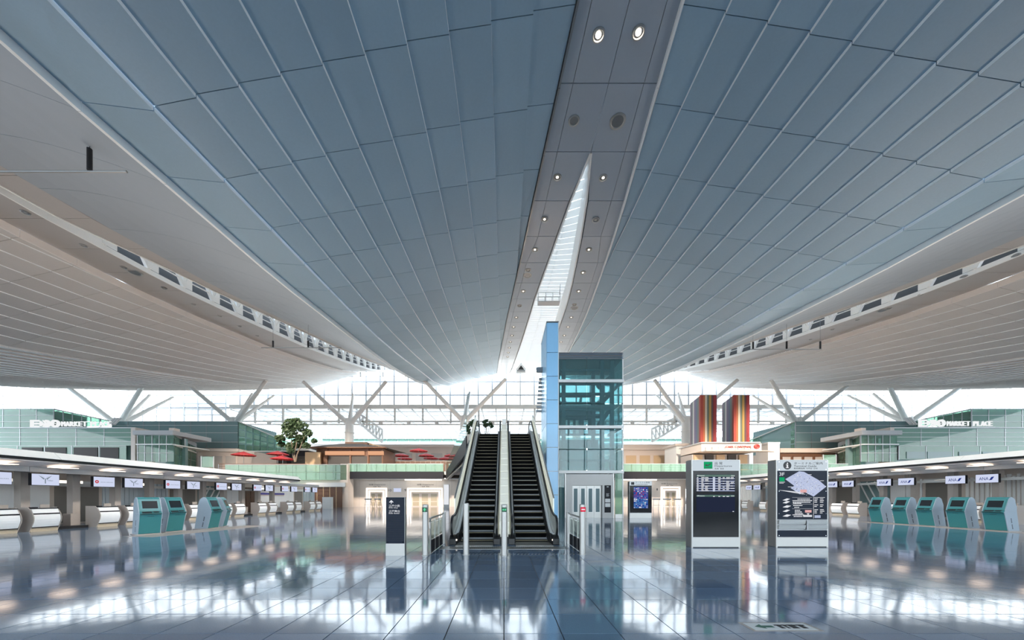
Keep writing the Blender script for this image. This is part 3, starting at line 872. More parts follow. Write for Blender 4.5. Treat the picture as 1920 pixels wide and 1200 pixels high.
# ------------------------------------------------------------------ green glass market blocks on the gallery, one each side
def glass_wall(t, px0, px1, d, py0, py1, step, rows, mt, post=True, thick=.05, row_z=None):
    n = max(1, round((px1 - px0) / step)); w = (PXX(px1, d) - PXX(px0, d)) / n
    z0, z1 = PZ(py1, d), PZ(py0, d)
    zs = [z0 + (z1 - z0) * r / rows for r in range(rows + 1)] if row_z is None else [PZ(p, d) for p in row_z]
    for k in range(n):
        xa = PXX(px0, d) + w * k
        for r in range(len(zs) - 1):
            MB().box(xa + .03, xa + w - .03, d, d + thick, zs[r] + .03, zs[r + 1] - .03).build('glass_panel', M[mt], t)
        if post: MB().box(xa - .05, xa + .05, d - .04, d + .16, z0, z1).build('mullion', M['steel_d'], t)
    for z in zs[1:]:
        MB().box(PXX(px0, d), PXX(px1, d), d - .07, d + .02, z - .035, z + .035).build('rail', M['grey_l'], t)

def market_block(s, label):
    """s=-1 the one at the left, +1 its mirror image"""
    m = (lambda p: p) if s < 0 else (lambda p: 1922 - p)
    D = 60.0
    t = thing('market_block', label, 'building', (0, 0, 0))
    def rng_(a, b): 
        a, b = m(a), m(b); return (min(a, b), max(a, b))
    a, b = rng_(-120, 248)
    glass_wall(t, a, b, D, 803, 836, 52, 4, 'g_greenf')
    a, b = rng_(-120, 237)
    glass_wall(t, a, b, D, 836, 862, 52, 1, 'g_greenf', post=True)
    for (p, q) in ((42, 81), (86, 125), (139, 184), (189, 223)):
        a, b = rng_(p, q)
        MB().box(PXX(a, D), PXX(b, D), D - .1, D + .02, PZ(860, D), PZ(839, D) if s < 0 else PZ(847, D)).build('window', M['dark'] if s < 0 else M['g_tealbox'], t)
    # roof of the lower storey and the corner pier
    a, b = rng_(-120, 250)
    MB().box(PXX(a, D), PXX(b, D), D - .25, D + 9, PZ(803, D), PZ(801.5, D)).build('roof', M['grey_l'], t)
    a, b = rng_(250, 258)
    MB().box(PXX(a, D), PXX(b, D), D - .4, D + 8, Z4, PZ(802, D)).build('corner_pier', M['beige_l'], t)
    a, b = rng_(-120, 236)
    MB().box(PXX(a, D), PXX(b, D), D + .6, D + 8, Z4, PZ(806, D)).build('inner_wall', M['g_tealbox'], t)
    # set-back upper storey and its sloped side
    D2 = 63.0
    a, b = rng_(-120, 100)
    glass_wall(t, a, b, D2, 767, 803, 33, 3, 'g_greenf')
    MB().box(PXX(a, D2), PXX(b, D2), D2 + .5, D2 + 5, PZ(803, D2), PZ(770, D2)).build('inner_wall', M['g_tealbox'], t)
    p0, p1 = m(101), m(205)
    for k in range(6):
        f0, f1 = k / 6, (k + 1) / 6
        for r in range(2):
            g0, g1 = r / 2, (r + 1) / 2
            def pt(f, g):
                px = p0 + (p1 - p0) * f; topy = 767 + 22 * f; d = D2 + f * 5
                return P(px, 800 + (topy - 800) * g, d)
            q = [pt(f0 + .01, g0 + .01), pt(f1 - .01, g0 + .01), pt(f1 - .01, g1 - .01), pt(f0 + .01, g1 - .01)]
            MB().hexa(q, [v + Vector((0, .06, 0)) for v in q]).build('glass_panel', M['g_green'], t)
        MB().tube(pt(f0, 0), pt(f0, 1), .07, n=6).build('mullion', M['grey'], t)
    MB().tube(P(p0, 767, D2), P(p1, 789, D2 + 5), .10, n=6).build('rail', M['grey_l'], t)
    # rolled grilles lying on the roof edge
    for k in range(3):
        a, b = m(204 + 5 * k), m(216 + 5 * k)
        MB().bar(P(a, 796 - 0 * k, D + 2), P(b, 784, D + 3), .35, .2).build('brace', M['grey_l'], t)
    return t
market_block(-1, 'green glazed market block with white sign letters at the left of the upper floor')
market_block(1, 'green glazed market block with white sign letters at the right of the upper floor')

def sign_letters(px0, px1, py0, py1, D, label):
    """roof-edge sign: E, double arrow D, ring O, then MARKET PLACE"""
    t = thing('market_sign', label, 'sign', (0, 0, 0))
    S = (px1 - px0) / 158.0
    def X(p): return PXX(px0 + p * S, D)
    zb, zt = PZ(py1, D), PZ(py0, D); h = zt - zb
    y0, y1 = D - .35, D - .1
    e = MB()
    for k in range(3): e.box(X(0), X(15.2), y0, y1, zb + h * .395 * k, zb + h * .395 * k + h * .21)
    e.box(X(0), X(4.5), y0, y1, zb, zt); e.build('letter', M['letter'], t)
    MB().prism([(X(17.8), zb + h * .12), (X(24), zb + h * .5), (X(17.8), zb + h * .88)], 'y', y0, y1).build('arrow', M['letter'], t)
    MB().prism([(X(22.6), zb + h * .04), (X(24.6), zb + h * .04), (X(29.6), zb + h * .5), (X(24.6), zb + h * .96), (X(22.6), zb + h * .96), (X(27.4), zb + h * .5)], 'y', y0, y1).build('arrow', M['letter'], t)
    MB().prism([(X(27.6), zb), (X(31.5), zb), (X(35), zb + h * .16), (X(36.4), zb + h * .5), (X(35), zb + h * .84), (X(31.5), zt), (X(27.6), zt), (X(29.2), zb + h * .76), (X(30.8), zb + h * .74), (X(32.4), zb + h * .5), (X(30.8), zb + h * .26), (X(29.2), zb + h * .24)], 'y', y0, y1).build('letter', M['letter'], t)
    ring = MB(); N = 20
    cx, cz, rx, rz = X(45.8), (zb + zt) / 2, X(45.8 + 8.4) - X(45.8), h * .53
    for k in range(N):
        a0, a1 = 2 * PI * k / N, 2 * PI * (k + 1) / N
        q = [(cx + rx * f * math.cos(a), cz + rz * f * math.sin(a)) for a, f in ((a0, 1), (a1, 1), (a1, .5), (a0, .5))]
        ring.prism(q, 'y', y0, y1)
    ring.build('letter', M['letter'], t)
    MB().box(X(43.5), X(48.1), y0 + .05, y1, cz - h * .04, cz + h * .05).build('ring_bar', M['letter'], t)
    x = 57.5
    ws_ = {'M': 10.5, 'I': 3}
    word = 'MARKET PLACE'
    cw = (158 - 57.5) / 12.6
    for ch in word:
        if ch == ' ': x += cw * .8; continue
        l = text_mesh(ch); mb = MB()
        text(mb, ch, X(x + .5), X(x + cw - .9), y0, zb + h * .1, zb + h * .78, depth=-.2)
        mb.build('letter', M['letter'], t); x += cw
    MB().box(X(0), X(158), D - .2, D + .1, zb - .12, zb - .02).build('base_rail', M['grey_l'], t)
sign_letters(61, 219, 788, 801.5, 60, 'white raised market sign letters on the roof edge of the left green block')
sign_letters(1720, 1863, 787.5, 800.5, 60, 'white raised market sign letters on the roof edge of the right green block')

def teal_box(s, label):
    m = (lambda p: p) if s < 0 else (lambda p: 1938 - p)
    D = 70.0
    t = thing('glass_box', label, 'building', (0, 0, 0))
    a, b = sorted((m(210), m(446)))
    glass_wall(t, a, b, D, 790, 841, 28, 3, 'g_tealbox', row_z=[841, 829, 811.5, 797.5, 790])
    MB().box(PXX(a, D), PXX(b, D), D + .2, D + 12, PZ(841, D), PZ(790, D)).build('inner_wall', M['g_tealbox'], t)
    MB().box(PXX(a, D), PXX(b, D), D - .4, D + 12, Z4, PZ(841, D)).build('base_wall', M['beige'], t)
    MB().box(PXX(a, D) - .2, PXX(b, D) + .2, D - .8, D, PZ(851, D), PZ(842, D)).build('canopy_band', M['beige'], t)
    # sloped glazed flank dropping towards the middle of the hall
    for k in range(7):
        for r in range(4):
            f0, f1 = k / 7, (k + 1) / 7
            def pt(f, g):
                px = m(447 + 95 * f); topy = 790 + 40 * f; d = D + 14 * f
                return P(px, 846 + (topy - 846) * g, d)
            q = [pt(f0 + .015, r / 4 + .02), pt(f1 - .015, r / 4 + .02), pt(f1 - .015, (r + 1) / 4 - .02), pt(f0 + .015, (r + 1) / 4 - .02)]
            MB().hexa(q, [v + Vector((0, .06, 0)) for v in q]).build('glass_panel', M['g_rail'], t)
    MB().tube(P(m(447), 790, D), P(m(542), 830, D + 14), .12, n=6).build('rail', M['grey_l'], t)
    MB().tube(P(m(447), 846, D), P(m(542), 846, D + 14), .12, n=6).build('rail', M['grey_l'], t)
teal_box(-1, 'grey-green glass box with beige base left of the planted tree')
teal_box(1, 'grey-green glass box with beige base right of the striped banners')

def pavilion(s, label):
    m = (lambda p: p) if s < 0 else (lambda p: 1940 - p)
    D = 57.5
    t = thing('glass_pavilion', label, 'pavilion', (0, 0, 0))
    a, b = sorted((m(258), m(326)))
    glass_wall(t, a, b, D, 816, 866, 13, 3, 'g_green')
    MB().box(PXX(a, D), PXX(b, D), D - .3, D + 7, PZ(834.5, D), PZ(832.5, D)).build('white_band', M['white'], t)
    MB().box(PXX(a, D) - .3, PXX(b, D) + .3, D - .5, D + 7, PZ(816, D), PZ(808, D)).build('roof_band', M['grey'], t)
    MB().box(PXX(a, D) + .4, PXX(b, D) - .4, D + 2.5, D + 3, Z4, PZ(818, D)).build('inner_wall', M['g_tealbox'], t)
    for k in range(6):
        x = PXX(a, D) + (PXX(b, D) - PXX(a, D)) * (k + .5) / 6
        MB().box(x - .22, x + .22, D + 2.2, D + 2.5, PZ(832, D), PZ(818, D)).build('louvre', M['steel_d'], t)
    # flank running back
    p0, p1 = m(326), m(368)
    for k in range(4):
        f0, f1 = k / 4, (k + 1) / 4
        def pt(f, z): 
            q = P(p0 + (p1 - p0) * f, 870, D + 7 * f); return Vector((q.x, q.y, z))
        zt = lambda f: PZ(816, D) - 1.0 * f
        for r in range(2):
            q = [pt(f0 + .02, Z4 + (zt(f0) - Z4) * r / 2 + .03), pt(f1 - .02, Z4 + (zt(f1) - Z4) * r / 2 + .03), pt(f1 - .02, Z4 + (zt(f1) - Z4) * (r + 1) / 2 - .03), pt(f0 + .02, Z4 + (zt(f0) - Z4) * (r + 1) / 2 - .03)]
            MB().hexa(q, [v + Vector((0, .06, 0)) for v in q]).build('glass_panel', M['g_green'], t)
        q = [pt(f0, zt(f0)), pt(f1, zt(f1)), pt(f1, zt(f1) + .75), pt(f0, zt(f0) + .75)]
        MB().hexa(q, [v + Vector((0, .1, 0)) for v in q]).build('roof_band', M['grey'], t)
    MB().bar(pt(0, PZ(833.5, D)), pt(1, PZ(833.5, D) - .5), .2, .25).build('white_band', M['white'], t)
    MB().box(PXX(min(m(320), m(329)), D), PXX(max(m(320), m(329)), D), D - .3, D + .8, PZ(808, D), PZ(803, D)).build('roof_unit', M['beige_l'], t)
pavilion(-1, 'two-storey glass pavilion with a white band beside the left market block')
pavilion(1, 'two-storey glass pavilion with a white band beside the right market block')

def screen_panel(px0, px1, py0, py1, d, label):
    t = thing('glass_screen', label, 'screen', (PXX((px0 + px1) / 2, d), d, Z4))
    w = (PXX(px1, d) - PXX(px0, d)) / 2
    MB().box(-w, w, -.04, .04, PZ(py1, d) - Z4 if PZ(py1, d) > Z4 else .02, PZ(py0, d) - Z4).build('glass_panel', M['g_rail'], t)
    for s in (-w, w): MB().box(s - .06, s + .06, -.08, .08, 0, PZ(py0, d) - Z4 + .05).build('post', M['steel'], t)
screen_panel(378, 401, 856, 876, 56, 'pale green glass screen standing beside the left glass pavilion')
screen_panel(1543, 1567, 853, 880, 56, 'pale green glass screen standing beside the right glass pavilion')

# low service buildings on the gallery
def hut(name, label, cat, px0, px1, py0, d, depth, wall, roof_over=.4, roofm='offwhite', roof_px=3, opening=None, z0=None):
    Z4 = z0 if z0 is not None else globals()['Z4']
    t = thing(name, label, cat, (PXX((px0 + px1) / 2, d), d, Z4))
    w = (PXX(px1, d) - PXX(px0, d)) / 2; h = PZ(py0, d) - Z4
    th = roof_px * d / FPX
    MB().box(-w, w, 0, depth, 0, h - th).build('walls', M[wall], t)
    MB().box(-w - roof_over, w + roof_over, -roof_over, depth + .3, h - th, h).build('roof', M[roofm], t)
    if opening:
        n = opening[0]
        for k in range(n):
            xa = -w + 2 * w * (k + .12) / n; xb = -w + 2 * w * (k + .88) / n
            MB().box(xa, xb, -.06, .05, .1, (h - th) * .82).build('opening', M[opening[1]], t)
            MB().box(xa - .06, xa, -.1, .06, 0, (h - th) * .86).build('jamb', M[wall], t)
    return t
hut('shop', 'low shop with dark front under a flat beige roof beside the planted tree', 'shop', 470, 578, 838, 86, 8, 'fascia', roofm='offwhite', roof_px=7, opening=(3, 'dark'))
hut('service_core', 'beige block on the roof of the dark-fronted shop', 'building', 475, 499, 829, 88, 4, 'offwhite', roof_over=.05, z0=PZ(838, 86) + .01)
hut('shop', 'beige building with tan openings behind the gallery rail right of the lift', 'shop', 1170, 1274, 834, 80, 8, 'beige', roofm='beige', roof_px=10, opening=(4, 'wood_l'))
hut('shop', 'plain beige block beside the striped banners', 'shop', 1268, 1315, 832, 70, 5, 'offwhite', roofm='beige_l', roof_px=4)
hut('shop', 'tan and brick-red shop front behind the right guide board', 'shop', 1464, 1566, 841, 65.5, 3, 'wood', roofm='beige', roof_px=8, opening=(5, 'taupe'))
hut('shop', 'beige back wall of the terrace behind the red parasols', 'shop', 690, 862, 834, 96, 6, 'beige', roofm='beige_l', roof_px=4, opening=(6, 'taupe'))
hut('service_core', 'light beige block beside the cafe awning', 'building', 1440, 1462, 829, 61.5, 3, 'offwhite', roof_over=.05)
hut('shop', 'pink-beige shop under the left grey-green glass box', 'shop', 370, 445, 842, 65, 3.6, 'beige', roofm='beige_l', roof_px=5, opening=(3, 'taupe'))

# café with lit red sign
D = 60.0
t = thing('cafe', 'cafe with red lettered fascia and flat awning under the striped banners', 'cafe', (PXX(1372, D), D, Z4))
X_ = lambda p: PXX(p, D) - PXX(1372, D); Z_ = lambda p: PZ(p, D) - Z4
MB().box(X_(1315), X_(1428), 0, 7, Z_(846), Z_(831)).build('fascia', M['beige_l'], t)
MB().box(X_(1313), X_(1424), -.3, 7.3, Z_(831), Z_(829)).build('roof', M['grey'], t)
MB().prism([(X_(1315), -1.4), (X_(1315), 0), (X_(1452), 0), (X_(1428), -1.4)], 'z', Z_(848), Z_(846.3)).build('awning', M['taupe'], t)
MB().box(X_(1315), X_(1428), 3, 7, 0, Z_(848)).build('walls', M['taupe'], t)
for k in range(5):
    a = 1318 + k * 22
    MB().box(X_(a), X_(a + 16), 2.7, 3.02, .2, Z_(849)).build('window', M['dark'] if k % 2 else M['wood_l'], t)
for k in range(8):
    a = 1320 + k * 12
    MB().lathe([(.05, 0), (.09, .3), (.02, .34)], 8, (X_(a), -.5, Z_(842.5))).build('spot_lamp', M['steel'], t)
    MB().tube((X_(a), -.5, Z_(846.3)), (X_(a), -.5, Z_(842.3)), .03, n=5).build('lamp_stem', M['steel'], t)
mb = MB(); text(mb, 'CAFE CARDINAL', X_(1360), X_(1409), -.04, Z_(839.8), Z_(836), depth=.06); mb.build('lettering', M['red_sign'], t)
em = MB(); N = 20
for k in range(N):
    a0, a1 = 2 * PI * k / N, 2 * PI * (k + 1) / N
    for f0, f1 in ((1, .8), (.62, .45)):
        em.prism([(X_(1418.5) + .52 * f * math.cos(a), Z_(837.3) + .40 * f * math.sin(a)) for a, f in ((a0, f0), (a1, f0), (a1, f1), (a0, f1))], 'y', -.1, -.02)
em.prism([(X_(1418.5) - .16, Z_(837.3) - .1), (X_(1418.5) + .2, Z_(837.3) - .05), (X_(1418.5) + .02, Z_(837.3) + .2)], 'y', -.1, -.02)
em.build('round_emblem', M['red_sign'], t)

# striped banner boxes
pal = {k: principled('stripe_' + k, c, .7) for k, c in dict(red=(.36, .055, .035), dred=(.24, .02, .03), rust=(.42, .13, .045), cream=(.60, .50, .36), grey=(.17, .175, .16), green=(.13, .15, .10), gold=(.42, .24, .06), brown=(.10, .055, .05), mauve=(.24, .18, .22), white=(.60, .57, .56), blue=(.13, .16, .24), slate=(.15, .18, .20), violet=(.19, .15, .24)).items()}
front = [('red', 6.5), ('rust', 4), ('red', .1), ('cream', 5), ('grey', 2), ('green', 3), ('gold', 5), ('brown', 5), ('dred', 3), ('red', 1.5), ('dred', 4)]
flank = [('mauve', 3), ('slate', 2.5), ('white', 3), ('violet', 3.5), ('blue', 3), ('grey', 3), ('red', 2.5)]
def banner(pxa, pxb, pxc, lab):
    D = 62.0; t = thing('banner_box', lab, 'banner', (PXX(pxb, D), D, PZ(829, 60) + .01))
    h = PZ(741, D) - PZ(829, 60) - .01
    tot = sum(w for _, w in front); L = PXX(pxc, D) - PXX(pxb, D); x = 0
    for c, w in front:
        ww = L * w / tot
        MB().box(x, x + ww, -.05 - (.05 if c in ('red', 'gold') else 0), .1, 0, h).build('stripe', pal[c], t); x += ww
    # far end of the flank sits deeper
    far = P(pxa, 829, D + 5.5) - Vector((PXX(pxb, D), D, 0)); dirv = Vector((far.x, far.y, 0)); tot = sum(w for _, w in flank); f = 0
    for c, w in flank[::-1]:
        a, b = dirv * f, dirv * (f + w / tot); f += w / tot
        n = Vector((.08, .05, 0))
        MB().hexa([a, b, b + n, a + n], [v + Vector((0, 0, h)) for v in (a, b, b + n, a + n)]).build('stripe', pal[c], t)
    MB().prism([(.35, .2), (L - .1, .2), (L - .1, 5), (far.x + .35, 5.0)], 'z', 0, h - .3).build('core', M['dark'], t)
    for k in range(3):
        MB().tube((L * (.05 + .42 * k), 0, h), (L * (.05 + .42 * k) + .15, .1, h + .5), .03, n=5).build('hook', M['steel_d'], t)
banner(1294, 1313, 1343.5, 'striped red, cream and gold banner box nearer the lift, over the cafe')
banner(1354, 1375, 1405.5, 'striped red, cream and gold banner box farther right, above the red sign lettering')

# tiled-roof tea house
D = 62.0
t = thing('tea_house', 'brown wooden tea house with a grey hipped roof and glowing eaves', 'house', (PXX(650, D), D, Z4))
X_ = lambda p: PXX(p, D) - PXX(650, D); Z_ = lambda p: PZ(p, D) - Z4
MB().add([(X_(578), -1, Z_(840)), (X_(725), -1, Z_(840)), (X_(738), 8, Z_(839)), (X_(568), 8, Z_(839)), (X_(628), 2.4, Z_(828)), (X_(668), 2.4, Z_(828)), (X_(668), 4, Z_(828)), (X_(628), 4, Z_(828))],
         [(0, 1, 5, 4), (1, 2, 6, 5), (2, 3, 7, 6), (3, 0, 4, 7), (4, 5, 6, 7), (3, 2, 1, 0)]).build('roof', M['roof_g'], t)
MB().prism([(-.2, Z_(841.5)), (-1.15, Z_(841.3)), (-1.15, Z_(839.6)), (-.2, Z_(839.6))], 'x', X_(577), X_(726)).build('eave_board', M['wood'], t)
MB().box(X_(630), X_(674), 3.5, 9, Z_(832), Z_(823)).build('upper_storey', M['wood'], t)
for k in range(9):
    a = 676 + k * 3
    MB().box(X_(a), X_(a + 1.6), 4, 8, Z_(834 + k * .2), Z_(824.5 + k * .8)).build('slat', M['wood_l'], t)
MB().box(X_(594), X_(718), 0, 7, 0, Z_(841)).build('walls', M['wood'], t)
for a, b in ((612, 684), (692, 720)):
    MB().box(X_(a), X_(b), -.5, -.1, Z_(853.5), Z_(846.5)).build('lit_pelmet', M['lantern'], t)
for a, b in ((616, 656), (660, 690), (694, 716)):
    MB().box(X_(a), X_(b), -.12, .02, .1, Z_(855)).build('window', M['dark'], t)
for a in (596, 614, 658, 691, 718):
    MB().box(X_(a) - .12, X_(a) + .12, -.3, 0, 0, Z_(841.5)).build('post', M['wood'], t)
MB().box(X_(578), X_(606), -1, -.7, 0, Z_(849)).build('screen_wall', M['wood_l'], t)

# red parasols of the terraces
def parasol(H):
    t = thing('parasol', 'red parasol', 'parasol', (0, 0, 0), 0, 'red parasols on the upper terraces')
    mb = MB(); N = 10
    for k in range(N):
        a0, a1 = 2 * PI * k / N, 2 * PI * (k + 1) / N
        mb.poly([(0, 0, H), (1.85 * math.cos(a0), 1.85 * math.sin(a0), H - .6), (1.85 * math.cos(a1), 1.85 * math.sin(a1), H - .6)])
        mb.poly([(1.85 * math.cos(a0), 1.85 * math.sin(a0), H - .6), (1.85 * math.cos(a1), 1.85 * math.sin(a1), H - .6), (1.85 * math.cos(a1), 1.85 * math.sin(a1), H - .75), (1.85 * math.cos(a0), 1.85 * math.sin(a0), H - .75)])
    mb.build('parasol_cloth', M['red'], t)
    MB().tube((0, 0, 0), (0, 0, H + .15), .035, n=8).build('pole', M['steel_d'], t)
    rb = MB()
    for k in range(N):
        a = 2 * PI * k / N; rb.tube((0, 0, H - .1), (1.8 * math.cos(a), 1.8 * math.sin(a), H - .65), .015, n=4)
    rb.build('ribs', M['wood_l'], t)
    MB().lathe([(.35, 0), (.35, .08), (.08, .12)], 12).build('base', M['grey'], t)
    return t
TZ = Z4 + 3.2
ter = struct(MB().box(-31, -6.5, 69.5, 94, Z4, TZ), 'floor', M['beige_l'])
for k in range(24): MB().box(-31 + k * 1.02, -31 + k * 1.02 + .98, 69.42, 69.5, Z4 + .05, TZ - .05).build('wood_panel', M['wood'], ter)
spots = [(457, 847, 61.5, 0, 'red parasol nearest the grey-green glass box, left of the planted tree'), (521, 845, 66, 0, 'red parasol just behind the planted tree trunk'), (530, 854, 60.5, 0, 'lower red parasol in front of the planted tree trunk'),
         (730, 841, 74, 1, 'red parasol touching the right eave of the tea house'), (752, 850, 79.6, 1, 'red parasol second from the tea house'), (759, 856, 85.9, 1, 'lowest red parasol by the rail, third from the tea house'),
         (785, 840, 71.2, 1, 'tallest open red parasol in the middle of the terrace'), (799, 850, 79.6, 1, 'red parasol right below the tallest one'), (808, 855, 86, 1, 'low wide red parasol behind the terrace rail'),
         (836, 856, 86, 1, 'red parasol low beside the escalator bridge'), (848, 850, 79.6, 1, 'red parasol partly behind the escalator balustrade'), (860, 845, 75, 1, 'red parasol half hidden by the escalator balustrade')]
pdone = {}
for px, py, d, lev_, l in spots:
    z = PZ(py, d); zb = TZ if lev_ else Z4; H = round(z - zb, 1)
    loc = (PXX(px, d), d, zb)
    if H not in pdone: o = parasol(H); o.location = loc; o['label'] = l; pdone[H] = o
    else: dup(pdone[H], loc, 0, l)
# terrace furniture row and rails on the gallery
def terrace_rail(px0, px1, d, n, label):
    t = thing('terrace_rail', label, 'railing', (PXX(px0, d), d, Z4)); L = PXX(px1, d) - PXX(px0, d)
    for k in range(n + 1): MB().box(L * k / n - .04, L * k / n + .04, -.04, .04, 0, 1.25).build('post', M['steel_d'], t)
    MB().box(0, L, -.06, .06, 1.2, 1.3).build('top_rail', M['wood'], t)
    for z in (.45, .85): MB().box(0, L, -.02, .02, z, z + .05).build('rail', M['wood'], t)
terrace_rail(410, 575, 55, 9, 'brown terrace railing in front of the planted tree')
terrace_rail(700, 855, 55.2, 8, 'brown terrace railing in front of the red parasols')
terrace_rail(1170, 1290, 57, 7, 'brown terrace railing on the gallery right of the lift')
terrace_rail(1388, 1560, 57, 9, 'dark terrace railing below the cafe and shops')

# ------------------------------------------------------------------ trees and plants
def leafy(mb, c, r, n, s, rg, squash=.8):
    for _ in range(n):
        while True:
            p = Vector((rg.uniform(-1, 1), rg.uniform(-1, 1), rg.uniform(-1, 1)))
            if p.length < 1: break
        p = Vector((p.x * r, p.y * r, p.z * r * squash)) + c
        u = Vector((rg.gauss(0, 1), rg.gauss(0, 1), rg.gauss(0, .5))).normalized(); v = u.orthogonal().normalized()
        w = u.cross(v); k = s * rg.uniform(.6, 1.3)
        mb.add([p - v * k, p + w * k * .5, p + v * k, p - w * k * .5], [(0, 1, 2, 3)])
rg = random.Random(11)
D = 57.0
t = thing('planted_tree', 'leafy multi-stem tree in a low planter left of the tea house', 'tree', (PXX(553, D), D, Z4))
blobs = [(548, 795, 13), (566, 800, 12), (535, 800, 10), (527, 822, 9), (545, 812, 13), (575, 812, 9), (552, 830, 12), (538, 835, 8), (572, 835, 7), (562, 822, 10), (523, 832, 6), (583, 825, 5), (548, 845, 7), (556, 790, 8)]
lv = MB()
for px, py, r in blobs:
    leafy(lv, Vector((PXX(px, D) - PXX(553, D), rg.uniform(-1, 1), PZ(py, D) - Z4)), r * D / FPX, int(r * 22), .26, rg)
o = lv.build('foliage', M['plant'], t)
st = MB()
for (pts) in ([(553, 866), (549, 852), (548, 838), (545, 815)], [(553, 866), (552, 850), (556, 832), (560, 805)], [(554, 866), (557, 852), (564, 836), (572, 815)]):
    q = [Vector((PXX(a, D) - PXX(553, D), 0, max(0, PZ(b, D) - Z4))) for a, b in pts]
    for k in range(3): st.tube(q[k], q[k + 1], .13 - .03 * k, .10 - .03 * k, 7)
st.build('trunk', M['bark'], t)
MB().box(PXX(525, D) - PXX(553, D), PXX(582, D) - PXX(553, D), -1.2, 1.2, 0, .35).build('planter', M['wood'], t)
ud = MB(); 
for k in range(9): leafy(ud, Vector((-2.4 + k * .6, rg.uniform(-.6, .6), .45)), .4, 40, .12, rg, .6)
ud.build('undergrowth', M['plant'], t)
def bush(px, py, d, z0, lab, blobs_):
    t = thing('potted_plant', lab, 'plant', (PXX(px, d), d, z0))
    lv = MB()
    for bx, by, r in blobs_:
        leafy(lv, Vector((PXX(bx, d) - PXX(px, d), 0, PZ(by, d) - z0)), r * d / FPX, int(r * 16), .10, rg)
    lv.build('foliage', M['plant'], t)
    sb = MB()
    for bx, by, r in blobs_: sb.tube((0, 0, .2), (PXX(bx, d) - PXX(px, d), 0, PZ(by, d) - z0), .035, .012, 5)
    sb.build('stem', M['bark'], t)
    MB().lathe([(.16, 0), (.20, .3), (.18, .3)], 14).build('pot', M['fascia'], t)
bush(879, 812, 27, 5.55, 'dark leafy plant in a pot left of the escalator heads', [(878, 800, 5), (884, 795, 6), (877, 806, 5), (888, 790, 4), (880, 812, 3)])
bush(911, 806, 27, 5.55, 'small leafy plant standing between the two escalator rails', [(911, 797, 5), (918, 795, 5), (908, 792, 4), (922, 800, 3), (912, 789, 3)])
gp = MB().box(PXX(866.5, 29), PXX(880, 29), 29, 29.3, Z4, PZ(818, 29))
o = tag(gp.build('green_panel', M['greenwall']), 'plain green panel standing beside the plant at the escalator head', 'panel')
# ------------------------------------------------------------------ the pair of escalators
EY = 11.93                                   # comb line
def esc_path(n0=0):
    """(y, z) centre line of the step noses, local to the comb"""
    T = .4; R = .2305
    pts = [(0, 0), (.4, .0), (.8, .10)]
    return pts
T_, R_ = .40, .2305
NST = 24
Y_INC0 = .35
def line_z(y):
    """height of the pitch line"""
    s = R_ / T_
    if y < Y_INC0: return 0.0
    z = (y - Y_INC0) * s
    return min(z, Z4)
Y_TOP = Y_INC0 + Z4 / (R_ / T_)
step_mb = MB()
step_mb.box(-.57, .57, .03, T_, .19, R_, 0)
for k in range(19):
    x = -.56 + k * .0605
    step_mb.box(x, x + .035, .03, T_, R_, R_ + .008, 0)
step_mb.box(-.57, .57, -.006, .03, R_ - .012, R_ + .009, 1)
step_mb.prism([(.03, 0), (.0, .06), (-.004, R_ - .02), (.03, R_ - .02)], 'x', -.57, .57, 2)
M['step'] = principled('step_black', (.014, .013, .012), .6, 0, .15)
M['riser'] = principled('riser_black', (.005, .005, .005), .8, 0, .05)
step_me = step_mb.mesh('step', [M['step'], M['yellow'], M['riser']])
def profile_pts(off, y0, y1, n=6):
    """points parallel to the pitch line raised by off, with soft knees"""
    out = []
    for y in list(np.linspace(y0, Y_INC0 - .25, 3)) + list(np.linspace(Y_INC0, Y_INC0 + .8, 5)) + list(np.linspace(Y_INC0 + 1.2, Y_TOP - 1, 8)) + list(np.linspace(Y_TOP - .4, Y_TOP + .4, 5)) + [y1]:
        z = line_z(y)
        # soften knees
        for c, sg in ((Y_INC0, 1), (Y_TOP, -1)):
            t = y - c
            if abs(t) < .8: z += sg * (R_ / T_) * .5 * ((.8 - abs(t)) ** 2) / 1.6
        out.append((y, z + off))
    return out
M['deck_steel'] = principled('deck_steel', (.80, .80, .78), .4, .0, noise=.03, nscale=20)
